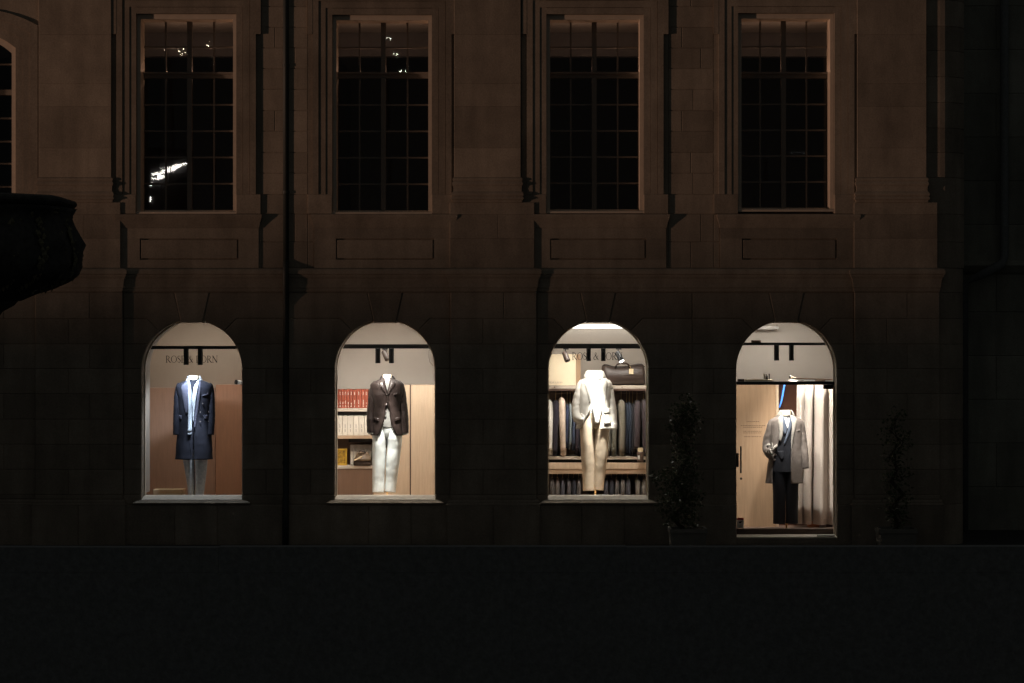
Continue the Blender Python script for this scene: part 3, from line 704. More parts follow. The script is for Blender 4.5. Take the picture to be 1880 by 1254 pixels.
fill_spot(640, .9, Z(572), (X(640,1.7),1.7,Z(740,1.7)), 45, WARM, 1.3, 'added fill spot in the ceiling over the bookshelf')
fill_spot(1060, .9, Z(571), (X(1050,1.7),1.7,Z(850,1.7)), 60, WARM, 1.3, 'added fill spot in the ceiling over the left end of the clothes rails')
fill_spot(1145, .9, Z(571), (X(1145,1.7),1.7,Z(850,1.7)), 60, WARM, 1.3, 'added fill spot in the ceiling over the right end of the clothes rails')

# --- first window: navy coat in front of a taupe wall with a brown panel
q = MB()      # plastered arch of the deep reveal on the left
n = 16; ro, ri = R_ARCH+6, R_ARCH+2
A0 = [(352-ri,909)] + [(352+ri*math.cos(math.radians(180-100*k/n)), SPR-ri*math.sin(math.radians(180-100*k/n))) for k in range(n+1)]
for k in range(len(A0)-1):
    p,r = A0[k], A0[k+1]
    out = lambda w: (352+(w[0]-352)*1.05, w[1] if w[1] > SPR else SPR+(w[1]-SPR)*1.05)
    q.prism([(X(p[0]),Z(p[1])),(X(r[0]),Z(r[1])),(X(out(r)[0]),Z(out(r)[1])),(X(out(p)[0]),Z(out(p)[1]))], 0.31, 0.78)
tag(q.build('arch_reveal', M['plaster_pale']), kind='structure')
YB = 1.96
q = MB(); box_px(q, 396, 470, 706.5, 950, YB-0.12, YB+0.035, b=0.004)
tag(q.build('wall_panel', M['panel_red']), 'tall brown wooden panel right behind the navy coat, under the pale wall', 'panel')
q = MB(); box_px(q, 235, 395.6, 712, 950, YB-0.02, YB+0.035, b=0.003)
tag(q.build('wall_panel', M['brownpanel']), 'wide flat brown panel covering the wall left of the navy coat', 'panel')
q = MB(); box_px(q, 280.5, 335, 899, 935, 1.0, 1.3, b=0.006); 
tag(q.build('plinth_box', M['card']), 'low tan box on the floor left of the grey trousers', 'box')
wc = thing('wall_camera', (X(440,1.0),1.0,Z(702,1.0)), 'small pale tube camera with dark lens at right edge of navy coat window', 'camera')
q = MB(); q.tube([(X(452,1.1),1.1,Z(704,1.1)),(X(434,1.0),1.0,Z(701.5,1.0))], 0.026, 14); q.build('housing', M['white'], wc, True)
q = MB(); q.tube([(X(434,1.0)+.003,1.001,Z(701.6,1.0)),(X(432.6,1.0),0.992,Z(701.3,1.0))], 0.029, 14); q.build('lens', M['black'], wc)
q = MB(); q.box(X(450,1.1),X(474,1.1),1.08,1.12,Z(708,1.1),Z(702,1.1)); q.build('bracket', M['white'], wc)

# --- second window: bookshelf and oak cabinets
YS = 1.75
sh = thing('bookshelf', (X(650,YS), YS, 0.38), 'open bookshelf with three boards behind the left side of the brown jacket', 'bookshelf')
def board(x0,x1,y0,y1,m,parent,ya=YS,yb=YS+0.34,nm='shelf_board'):
    q = MB(); box_px(q,x0,x1,y0,y1,ya,yb,b=0.002); return q.build(nm,m,parent)
board(600,684,749.5,755.5,M['shelf'],sh); board(600,684,799.5,805.5,M['oak_h'],sh); board(600,684,855,860.5,M['shelf'],sh)
board(600,684,861,950,M['drawer'],sh,YS+0.01,YS+0.33,'drawer_front'); board(600,683.5,714,950,M['drawer'],sh,YS+0.345,YS+0.36,'back_panel')
board(684.4,686.5,714,950,M['oak'],sh,YS,YS+0.36,'side_panel')
q = MB(); box_px(q,600,683.5,755.8,761.5,YS+0.06,YS+0.34); box_px(q,640,683.5,805.8,812,YS+0.06,YS+0.34); q.build('shelf_strip', M['blackmatt'], sh)  # plain black strips under the two upper boards
x = 617.0
GB = 'red books on the top shelf'; rnd = random.Random(11)
RB = ['first','second','third','fourth','fifth','sixth','seventh','eighth','ninth','tenth']
bw = [4.8,5.0,4.6,4.8,5.0,6.0,6.0,9.8,6.0,5.5]
k = 0
for w in bw:
    h = rnd.uniform(714.5,716.5)
    t = thing('book', (X(x+w/2,YS+.03), YS+.03, Z(749.4,YS)), '%s red book from the left on the top shelf behind the brown jacket' % RB[k] if w < 9 else 'widest red book on the top shelf, eighth from the left', 'book', GB)
    q = MB(); box_px(q, x+.12, x+w-.12, h, 749.4, YS+.03+rnd.uniform(0,.008), YS+.2, b=0.0025); q.build('cover', M['redbook'], t)
    q = MB(); yy = YS+.0285
    for (ya,yb) in ((719.5,724.8),(738+rnd.uniform(-4,2),742),(744.5,746.5)):
        z = ya
        while z < yb:
            box_px(q, x+w*.36, x+w*.36+min(1.6,w*.3), z, z+1.1, yy, yy+.003); z += 1.55
    q.build('spine_print', M['foil'], t)
    x += w+.12; k += 1
GW = 'cream box files on the middle shelf'
x = 611.5; ORD = ['leftmost','second','third','fourth','fifth','sixth','seventh']
for k in range(7):
    w = (7.6,9.6,9.9,10.0,10.3,10.4,10.2)[k]
    t = thing('box_file', (X(x+w/2,YS+.03), YS+.03, Z(799.4,YS)), 'cream box file on the middle shelf, %s' % ('leftmost of the row' if k == 0 else '%s from the left' % ORD[k]), 'box file', GW)
    q = MB(); box_px(q, x+.25, x+w-.25, 763.5, 799.4, YS+.03, YS+.28, b=0.003); q.build('case', M['whitebook'], t)
    q = MB(); box_px(q, x+w*.44, x+w*.56, 779, 786, YS+.0275, YS+.0305); box_px(q, x+w*.44, x+w*.56, 788, 793, YS+.0275, YS+.0305); q.build('spine_print', M['folder'], t)
    x += w
GF = 'grey folders on the lower shelf'
x = 643.0; FN = ['leftmost grey folder on the lower shelf, beside the gilt picture','second grey folder from the left on the lower shelf','third grey folder from the left on the lower shelf','fourth grey folder from the left on the lower shelf','fifth grey folder from the left on the lower shelf','sixth grey folder from the left on the lower shelf','rightmost grey folder on the lower shelf, by the white trousers']
for k in range(7):
    w = (6.4,6.0,5.4,5.4,5.4,5.4,5.6)[k]
    t = thing('folder', (X(x+w/2,YS+.12), YS+.12, Z(854.8,YS)), FN[k], 'folder', GF)
    q = MB(); box_px(q, x+.15, x+w-.15, 815.5+rnd.uniform(0,1.5), 854.8, YS+.12, YS+.30, b=0.002); q.build('cover', M['folder'], t)
    q = MB(); box_px(q, x+.6, x+w-.6, 829, 853, YS+.1175, YS+.1205); q.build('spine_label', M['whitebook'], t)
    x += w
pf = thing('picture_frame', (X(627,YS+.06), YS+.06, Z(854.8,YS)), 'small gilt framed picture standing on the lower shelf at the left', 'picture frame')
q = MB()
for a in ((616.5,637,824,827),(616.5,637,851,854.6),(616.5,619.4,827,851),(634,637,827,851)): box_px(q,*a,YS+.05,YS+.08,b=0.003)
q.build('frame', M['gold'], pf)
q = MB(); box_px(q,619.4,634,827,851,YS+.06,YS+.072); q.build('picture', M['picture'], pf)
bg_ = thing('leather_bag', (X(665,YS+.03), YS+.03, Z(854.8,YS)), 'small olive brown leather bag with a tan tag on the lower shelf', 'bag')
q = MB(); zt = lambda p: Z(p,YS)
def slab(q, secs, y0, y1):
    """secs: (py, xl, xr, inset of depth) bottom to top"""
    k = len(q.v)
    for py,xl,xr,ins in secs:
        q.v += [(X(xl,YS),y0+ins,zt(py)),(X(xr,YS),y0+ins,zt(py)),(X(xr,YS),y1-ins,zt(py)),(X(xl,YS),y1-ins,zt(py))]
    for i in range(len(secs)-1):
        for j in range(4): a_=k+i*4+j; b_=k+i*4+(j+1)%4; q.f.append((a_,b_,b_+4,a_+4))
    q.f.append((k+3,k+2,k+1,k)); e=k+4*(len(secs)-1); q.f.append((e,e+1,e+2,e+3))
slab(q, [(854.7,650.5,679.5,.004),(853,649.6,680.3,0),(847,649.5,680.5,0),(844.5,650,680,.01)], YS-.02, YS+.10); q.build('body', M['leather'], bg_, True)
q = MB(); slab(q, [(846.5,649.3,680.6,-.006),(843,650.3,681.3,-.004),(838,652.6,679.5,.015),(831.5,653.8,676,.035),(830.3,655,675,.045)], YS-.022, YS+.10); q.build('flap', M['leather_mid'], bg_, True)
q = MB(); q.tube([(X(659,YS),YS,zt(831)),(X(661,YS),YS-.01,zt(828.6)),(X(668,YS),YS-.01,zt(828.4)),(X(671,YS),YS,zt(831))], .009, 8); q.build('handle', M['leather'], bg_, True)
q = MB(); q.add([(X(650,YS),YS-.034,zt(843.8)),(X(651,YS),YS-.034,zt(846)),(X(665.5,YS),YS-.022,zt(839)),(X(664.5,YS),YS-.022,zt(837))],[(0,1,2,3)]); q.build('tag', M['tagc'], bg_)
cb = thing('cabinet', (X(745,YS), YS, 0.38), 'tall pale oak cabinet behind the right side of the brown jacket', 'cabinet')
q = MB(); box_px(q,687,752.2,706.5,950,YS,YS+.02,b=.002); q.build('door', M['oak_light'], cb)
q = MB(); box_px(q,754.6,835,706.5,950,YS,YS+.02,b=.002); q.build('door', M['oak_light'], cb)
q = MB(); box_px(q,687,835,706.5,950,YS+.022,YS+.5); q.build('carcass', M['walnut'], cb)
def tilted_spot(px, py0, cxp, top, label, lit=False, tgt=None):
    y = 1.25
    t = thing('spotlight', (X(px,y), y, Z(top,y)), label, 'spotlight')
    q = MB(); q.box(X(px-4,y),X(px+6,y),y-.015,y+.015,Z(top+2,y),Z(top,y)); q.tube([(X(px,y),y,Z(top+2,y)),(X(px-.3,y),y,Z(py0+1,y))], .008, 8); q.build('stem', M['black'], t)
    a_ = Vector((X(px-2.0,y), y+.02, Z(py0,y))); b_ = Vector((X(cxp,y), y-.03, Z(py0+17,y)))
    q = MB(); q.tube([a_, a_.lerp(b_,.08), a_.lerp(b_,.95), b_], [.024,.034,.036,.033], 16); q.build('lamp_body', M['leather'] if not lit else M['black'], t, True)
    d = (b_-a_).normalized()
    if lit:
        q = MB(); q.tube([b_+d*.001, b_+d*.004], .03, 16); q.build('lens', emis('lit lens', (1,.93,.82), 14), t)
    return t, b_+d*.012
tilted_spot(706, 644, 712, 640, 'tilted brown spotlight between the two black tubes above the brown jacket')
ct = MB(); ct.tube([(X(787,.5),.5,Z(640,.5)),(X(787.5,.5),.5,Z(655,.5)),(X(789.5,.5),.5,Z(665,.5)),(X(796,.5),.5,Z(672,.5))], .0035, 6)
tag(ct.build('cable', M['plaster_pale'], None, True), 'thin loose cable hanging inside the brown jacket window, upper right', 'cable')

# --- third window: rails of clothes, box, holdall
YR = 1.85
q = MB(); box_px(q, 1000, 1200, 596, 603, 2.2, 2.34); tag(q.build('light_cove', emis('cove light', (1,.96,.9), 1.6)), 'bright light strip along the ceiling above the off white jacket', 'light strip')
rk = thing('wardrobe_rack', (X(1098,YR), YR, 0.38), 'open wooden wardrobe with two hanging rails behind the off white jacket', 'wardrobe')
def rb(x0,x1,y0,y1,m,nm,ya=YR-.22,yb=YR+.44): q = MB(); box_px(q,x0,x1,y0,y1,ya,yb,b=.002); return q.build(nm,m,rk)
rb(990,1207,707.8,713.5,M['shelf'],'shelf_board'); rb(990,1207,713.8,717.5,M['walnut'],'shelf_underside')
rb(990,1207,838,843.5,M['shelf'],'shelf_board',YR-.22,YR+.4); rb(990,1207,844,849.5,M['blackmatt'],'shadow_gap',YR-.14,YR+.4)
rb(990,1207,850,861,M['oak_light'],'drawer_front',YR-.26,YR+.4); rb(990,1207,861.4,870,M['oak_h'],'drawer_front',YR-.25,YR+.4)
rb(990,1207,714,950,M['walnut'],'back_panel',YR+.45,YR+.47)
for y_,nm in ((721.5,'hanging_rail'),(872.5,'hanging_rail')):
    q = MB(); q.tube([(X(990,YR),YR,Z(y_,YR)),(X(1207,YR),YR,Z(y_,YR))], .011, 10); q.build(nm, M['walnut'], rk, True)
for px in (1018,1142):
    q = MB(); q.tube([(X(px,YR-.22),YR-.2215,Z(710.8,YR-.22)),(X(px,YR-.22),YR-.226,Z(710.8,YR-.22))], .007, 10); q.build('shelf_bolt', M['leather'], rk)
cbx = thing('display_box', (X(1032,YR-.15), YR-.15, Z(707.6,YR-.2)), 'large cream display box with small lettering on the shelf at the left', 'box')
q = MB(); box_px(q,1000,1057.5,650.5,707.5,YR-.19,YR+.1,b=.004); q.build('case', M['cream'], cbx)
q = MB(); box_px(q,1057.8,1066,650.5,707.5,YR-.10,YR+.1); q.build('side_lid', M['oak'], cbx)
lettering('ROSE & BORN', 1009, 1033, 700.4, 703.6, YR-.192, M['folder'], cbx)
du = thing('holdall', (X(1144,YR), YR, Z(707.6,YR-.1)), 'dark brown leather holdall with a cream tag on the shelf at the right', 'bag')
q = MB(); yb_ = YR-.02; n = 14
prof = [(1104.5,676,704),(1105.5,671,706.5),(1109,668,707.3),(1116,668.5,707.4),(1124,671.5,707.5),(1132,672.5,707.5),(1146,672,707.5),(1158,669.5,707.5),(1170,667,707.5),(1178,667.2,707.4),(1181.5,670,707),(1183.5,680,706),(1184,690,703)]
k0 = 0
for px,yt_,ybm in prof:
    zc_, hz = (Z(yt_,YR)+Z(ybm,YR))/2, (Z(yt_,YR)-Z(ybm,YR))/2
    for j in range(n):
        a_ = 2*math.pi*j/n; cc, ss = math.cos(a_), math.sin(a_)
        w_ = .14*(1 if 1107 < px < 1182 else .55)
        q.v.append((X(px,YR), yb_+w_*math.copysign(abs(cc)**.6,cc)*(1-.25*max(ss,0)), zc_+hz*math.copysign(abs(ss)**.75,ss)))
for i in range(len(prof)-1):
    for j in range(n): a_=i*n+j; b_=i*n+(j+1)%n; q.f.append((a_,b_,b_+n,a_+n))
q.f.append(tuple(range(n))); q.f.append(tuple((len(prof)-1)*n+j for j in reversed(range(n))))
q.build('bag_body', M['leather'], du, True)
for dy in (-.10,):
    q = MB(); q.tube([(X(1129,YR),yb_+dy,Z(676,YR)),(X(1130.5,YR),yb_+dy-.02,Z(671,YR)),(X(1134,YR),yb_+dy-.03,Z(667.6,YR)),(X(1141,YR),yb_+dy-.03,Z(666.6,YR)),(X(1149,YR),yb_+dy-.03,Z(666.8,YR)),(X(1153,YR),yb_+dy-.02,Z(669.5,YR)),(X(1155,YR),yb_+dy,Z(675,YR))], .012, 8); q.build('handle', M['leather'], du, True)
q = MB(); q.box(X(1153.6,YR),X(1161.6,YR),yb_-.165,yb_-.161,Z(686.6,YR),Z(676.8,YR)); q.build('tag', M['tagc'], du)
q = MB(); q.tube([(X(1155,YR),yb_-.13,Z(672,YR)),(X(1157.5,YR),yb_-.162,Z(677,YR))], .003, 6); q.build('tag_string', M['brass'], du)
q = MB(); q.tube([(X(1105,YR),yb_-.05,Z(672,YR)),(X(1112,YR),yb_-.105,Z(669.6,YR)),(X(1126,YR),yb_-.10,Z(673,YR)),(X(1146,YR),yb_-.10,Z(673.4,YR)),(X(1160,YR),yb_-.10,Z(671,YR)),(X(1176,YR),yb_-.10,Z(669,YR)),(X(1183,YR),yb_-.05,Z(673,YR))], .004, 6); q.build('zip_seam', M['blackmatt'], du, True)
jr = thing('jar', (X(1176,YR-.2), YR-.24, Z(843,YR-.24)), 'small dark brown jar with a tan lid at the right end of the lower board', 'jar')
yj = YR-.30
q = MB(); q.lathe([(W(5.2,yj),Z(848,yj)),(W(5.9,yj),Z(847,yj)),(W(5.9,yj),Z(831,yj)),(W(5.4,yj),Z(829.5,yj))], X(1175.7,yj), yj, 20); q.build('body', M['walnut'], jr, True)
q = MB(); q.lathe([(W(5.0,yj),Z(829.5,yj)),(W(5.2,yj),Z(824,yj)),(W(4.6,yj),Z(822,yj))], X(1175.7,yj), yj, 20); q.build('lid', M['tagc'], jr)
q = MB(); q.box(X(1170.5,yj),X(1174.5,yj),yj-W(6.2,yj),yj-W(5.2,yj),Z(843,yj),Z(836,yj)); q.build('label', M['white'], jr)
jr.location.y = jr.location.y
# hanging garments
def garment(px, w, top, bot, m, label, group, depth=.21, cuff=None, seed=0, shirt=False, y=YR, rail=721.5, lean=0.0):
    t = thing('hanging_jacket', (X(px,y), y, Z(bot,y)), label, 'jacket', group)
    rnd = random.Random(seed); q = MB(); n = 18
    rows = [(top,.20,.08),(top+1.5,.55,.30),(top+5,.82,.62),(top+11,.98,.92),(top+26,1.0,1.0),((top+bot)/2,1.0,.96),(bot-18,1.04,1.0),(bot-3,1.06,1.02),(bot,1.0,1.0)]
    k = 0
    for i,(py,fw,fd) in enumerate(rows):
        for j in range(n):
            a_ = 2*math.pi*j/n; ss, cc = math.sin(a_), -math.cos(a_)
            wob = 1+.16*noise.noise(Vector((ss*1.5+seed*3.1, cc*1.5, py*.06)))
            q.v.append((X(px+lean*(py-top)/60,y)+W(w/2,y)*fw*wob*math.copysign(abs(ss)**.8,ss), y+depth*fd*wob*cc, Z(py,y)))
    for i in range(len(rows)-1):
        for j in range(n): a_=i*n+j; b_=i*n+(j+1)%n; q.f.append((a_,a_+n,b_+n,b_))
    q.f.append(tuple(range(n))); q.f.append(tuple((len(rows)-1)*n+j for j in reversed(range(n))))
    q.build('body', m, t, True)
    ln = cuff or (top+(bot-top)*.9)
    q = MB(); r = W(w*.40,y)
    pth = [(X(px+rnd.uniform(-.6,.6),y),y-depth*.55,Z(top+3.5,y)),(X(px+.3,y),y-depth*.92,Z(top+8,y)),(X(px+rnd.uniform(-1,1),y),y-depth*1.12,Z(top+24,y)),(X(px+rnd.uniform(-1,1)+lean*.5,y),y-depth*1.2,Z((top+ln)/2+6,y)),(X(px+rnd.uniform(-1,1)+lean*.9,y),y-depth*1.16,Z(ln-6,y)),(X(px+lean,y),y-depth*1.14,Z(ln,y))]
    q.tube(pth, [r*.65,r*1.05,r*1.1,r*1.02,r*.9,r*.86], 12, flat=1.2); q.build('sleeve', m, t, True)
    q = MB(); q.tube([(X(px,y),y-.05,Z(top+1,y)),(X(px,y),y-.02,Z(top-3.5,y)),(X(px,y)+.004,y-.012,Z(rail-.5,y)),(X(px,y)+.002,y,Z(rail-2.4,y)),(X(px,y),y+.014,Z(rail-1,y))], .0035, 6); q.build('hanger_hook', M['brass'], t, True)
    return t
G3 = 'jackets hanging on the upper rail'
C = {}
def gm(key, col, var=.12):
    if key not in C: C[key] = fab('hung cloth '+key, col, var)
    return C[key]
UP = [(1008,14,733,835,gm('white',(.62,.58,.52)),'white jacket at the far left end of the upper rail'),
 (1020,13,734,838,gm('navy',(.026,.021,.030)),'long dark navy jacket between the white and cream ones'),
 (1031,14,729,836,gm('cream',(.62,.50,.40)),'cream jacket on the upper rail, left of the beige trousers'),
 (1041,6,740,822,gm('indigo',(.035,.045,.085),.35),'narrow indigo denim shirt next to the cream jacket'),
 (1046.5,5,738,824,gm('paleblue',(.20,.235,.25),.3),'narrow pale blue shirt between two denim shirts'),
 (1052,6.5,739,826,gm('denim',(.045,.06,.10),.6),'mottled blue denim shirt beside the pale blue shirt'),
 (1058,8,741,834,gm('plum',(.035,.026,.035)),'dark plum jacket partly behind the beige trousers on the left'),
 (1065,8,742,838,gm('blacknavy',(.016,.016,.022)),'nearly black jacket just left of the beige trousers'),
 (1117,9,740,836,gm('stonegrey',(.17,.155,.125)),'stone grey jacket right behind the off white sleeve'),
 (1126,11,738,838,gm('greygreen',(.15,.145,.115)),'grey green jacket left of the tallest khaki grey one'),
 (1140,14,733,838,gm('khaki',(.18,.16,.125)),'tall khaki grey jacket with the highest shoulder on the right'),
 (1150,5,737,832,gm('ink',(.018,.022,.035)),'thin ink blue jacket right of the khaki grey one'),
 (1155,6,736,834,gm('ink2',(.028,.036,.055),.3),'thin blue jacket, second right of the khaki grey one'),
 (1161,7,739,838,gm('black',(.014,.013,.016)),'black jacket just left of the purple brown jacket'),
 (1169,14,734,830,gm('purple',(.058,.044,.048)),'purple brown jacket above the small jar'),
 (1181,12,732,838,gm('purple2',(.045,.034,.037)),'dark purple jacket at the far right end of the upper rail')]
for k,(px,w,t_,b_,m,lab) in enumerate(UP): garment(px, w, t_, b_, m, lab, G3, seed=k+1, lean=random.Random(k).uniform(-2,2))
G4 = 'jackets hanging on the lower rail'
LO = [(1013.5,8.5,'lower rail jacket, leftmost under the drawer'),(1023,9,'lower rail jacket, second from the left'),(1033,9,'lower rail jacket, third from the left'),(1043.5,9.5,'lower rail jacket, fourth from the left'),(1053,8.5,'dark lower rail jacket, fifth from the left'),(1062,9,'lower rail jacket touching the beige trousers on their left'),
 (1112,8,'brownish lower rail jacket touching the beige trousers on their right'),(1122,9,'darkest lower rail jacket right of the beige trousers'),(1132,9,'lower rail jacket, fifth from the right'),(1142,9.5,'lower rail jacket, fourth from the right'),(1152,9.5,'lower rail jacket, third from the right'),(1170,10,'greyer lower rail jacket, second from the right'),(1181,10,'greyer lower rail jacket at the far right')]
for k,(px,w,lab) in enumerate(LO):
    m = gm('low%d' % (k % 4), [(.075,.065,.062),(.085,.072,.066),(.045,.042,.05),(.06,.052,.055)][k % 4])
    if k in (4,7): m = gm('blacknavy',(0,0,0))
    if k in (11,12): m = gm('lowgrey',(.12,.105,.09))
    garment(px, w, 876, 932, m, lab, G4, seed=40+k, rail=872.5)
tilted_spot(1038, 646, 1042, 640, 'tilted brown spotlight left of the lettering above the cream box')
tl,_ = tilted_spot(1135, 646, 1141, 640, 'lit tilted spotlight above the leather holdall', True)

# --- fourth window: oak panel, curtain, dark passage with a blue reflection built as a glowing streak
YD = 1.55
q = MB(); box_px(q, 1330, 1424.5, 704, 985, YD, YD+.04, b=.003); tag(q.build('oak_panel', M['oak']), 'tall oak panel filling the left half of the door opening', 'panel')
q = MB(); box_px(q, 1425.2, 1429.5, 704, 985, YD-.01, YD+.04, b=.002); tag(q.build('panel_edge', M['oak_light']), 'narrow pale oak edge strip right of the tall oak panel', 'panel')
q = MB(); box_px(q, 1430, 1560, 700, 985, YD+.25, YD+.28); tag(q.build('dark_panel', M['redbrown']), 'dark red brown panel in the gap behind the taupe coat', 'panel')
q = MB(); yn = YD+.2; q.tube([(X(1441,yn),yn,Z(704,yn)),(X(1438.5,yn),yn,Z(716,yn)),(X(1436.5,yn),yn,Z(728,yn)),(X(1434.5,yn),yn,Z(737,yn)),(X(1431,yn),yn,Z(748,yn))], [.010,.011,.011,.010,.007], 8)
tag(q.build('blue_streak', M['blue'], None, True), 'slanting blue reflection built as a glowing streak in the gap above the taupe coat', 'reflection')
def curtain():
    q = MB(); n = 90; rows = 8
    ys0 = 1.38
    for r in range(rows+1):
        f = r/rows
        for i in range(n+1):
            u = i/n
            xl = 1462-4*f; px = xl + (1546-xl)*u
            ph = 2*math.pi*(u*4.6+.35*math.sin(u*5.0)+.1)
            amp = .085*(.55+.45*math.sin(u*3.1))*(.8+.2*f)
            y = ys0 + amp*math.sin(ph) + .014*math.sin(ph*2.3+1+f) 
            py = 700 + (961.5+2.5*u-700)*f
            q.v.append((X(px+2.2*math.cos(ph)+.5*math.sin(3*f+u*7), ys0), y, Z(py, ys0)))
    for r in range(rows):
        for i in range(n):
            a_ = r*(n+1)+i; q.f.append((a_,a_+n+1,a_+n+2,a_+1))
    o = q.build('curtain', M['curtain'], None, True)
    md = o.modifiers.new('thickness','SOLIDIFY'); md.thickness = .004
    tag(o, 'beige linen curtain hanging in folds at the right of the door opening', 'curtain')
curtain()
q = MB(); box_px(q, 1484, 1504.5, 957, 968, 1.45, 1.6, b=.004); tag(q.build('shoe_box', M['orange']), 'orange box on the floor under the beige curtain', 'box')
q = MB(); box_px(q, 1517, 1540, 958, 970, 1.5, 1.62, b=.004); tag(q.build('shoe_box', M['redbrown']), 'dark red brown box on the floor under the right end of the curtain', 'box')
# ledge above the door with odds and ends, and the wall light
YL = 0.42
q = MB(); box_px(q, 1345, 1545, 702.5, 706, .275, .52); tag(q.build('door_ledge', M['blackmatt']), 'black ledge over the door opening carrying small odds and ends', 'shelf')
q = MB(); box_px(q, 1369, 1419, 696.5, 702.3, YL-.1, YL+.06, b=.002); tag(q.build('flat_box', M['cream']), 'long flat cream box lying on the ledge over the door', 'box')
q = MB(); box_px(q, 1355.5, 1366.5, 696, 702.3, YL-.05, YL+.1, b=.002); tag(q.build('small_box', M['walnut']), 'small dark box at the left end of the ledge over the door', 'box')
for xa,xb,yt_,m,lab in ((1402,1405,686,'plaster','narrow grey stand leaning left on the flat cream box'),(1405.5,1409.5,687,'leather','little dark bottle on the flat cream box'),(1411,1413.5,686,'leather','thin brown upright stick on the flat cream box')):
    q = MB()
    if 'bottle' in lab: q.lathe([(W(2.1,YL),Z(696.3,YL)),(W(2.2,YL),Z(695.5,YL)),(W(2.1,YL),Z(690.5,YL)),(W(.9,YL),Z(689,YL)),(W(.9,YL),Z(687,YL))], X(1407.5,YL), YL+.0, 14)
    else: box_px(q, xa, xb, yt_, 696.3, YL-.02, YL, b=.001)
    tag(q.build('bottle' if 'bottle' in lab else 'stand', M[m]), lab, 'bottle' if 'bottle' in lab else 'stand')
cs = thing('walking_stick', (X(1490,YL), YL+.05, Z(702,YL)), 'brown walking stick with a round knob lying across the ledge over the door', 'walking stick')
q = MB(); q.tube([(X(1452,YL),YL+.03,Z(692,YL)),(X(1462,YL),YL+.03,Z(694.5,YL)),(X(1480,YL),YL+.04,Z(695.5,YL)),(X(1505,YL),YL+.06,Z(696.3,YL)),(X(1536,YL),YL+.08,Z(697.3,YL))], [.010,.009,.008,.007,.007], 10); q.build('shaft', M['brownpanel'], cs, True)
q = MB(); q.tube([(X(1449.6,YL),YL+.03,Z(690.6,YL)),(X(1450.4,YL),YL+.03,Z(691,YL)),(X(1452,YL),YL+.03,Z(691.8,YL)),(X(1454,YL),YL+.03,Z(692.6,YL))], [.008,.017,.019,.010], 12); q.build('knob', M['leather'], cs, True)
rnd = random.Random(5)
xx = 1450.0; PL = ['leftmost paper roll under the walking stick, longest','second paper roll under the walking stick','third paper roll under the walking stick','rightmost paper roll under the walking stick']
for k,(w,m) in enumerate(((26,'plaster'),(20,'white'),(18,'brownpanel'),(16,'white'))):
    q = MB(); q.tube([(X(xx,YL),YL+.07,Z(700,YL)),(X(xx+w,YL),YL+.07,Z(700,YL))], W(2.2,YL), 12); tag(q.build('paper_roll', M[m]), PL[k], 'paper roll', 'paper rolls on the ledge over the door'); xx += w+1
q = MB(); box_px(q, 1380, 1397, 624.5, 629, .36, .42, b=.003); tag(q.build('brown_block', M['leather_mid']), 'small brown block resting on the track light above the taupe coat', 'box')
wl = thing('wall_light', (X(1410,1.9), 1.93, Z(603,1.9)), 'white tubular wall light high on the plaster above the door', 'wall light')
q = MB(); q.box(X(1388,1.93),X(1428,1.93),1.94,1.999,Z(606,1.93),Z(602,1.93),b=.006); q.build('bracket', M['white'], wl)
q = MB(); q.tube([(X(1386,1.9),1.9,Z(602.5,1.9)),(X(1426,1.9),1.9,Z(602,1.9))], .022, 14); q.build('tube', M['ceil'], wl, True)
q = MB(); q.tube([(X(1426,1.9),1.9,Z(602,1.9)),(X(1429,1.9),1.9,Z(603,1.9))], [.026,.02], 14); q.build('end_cap', M['white'], wl, True)

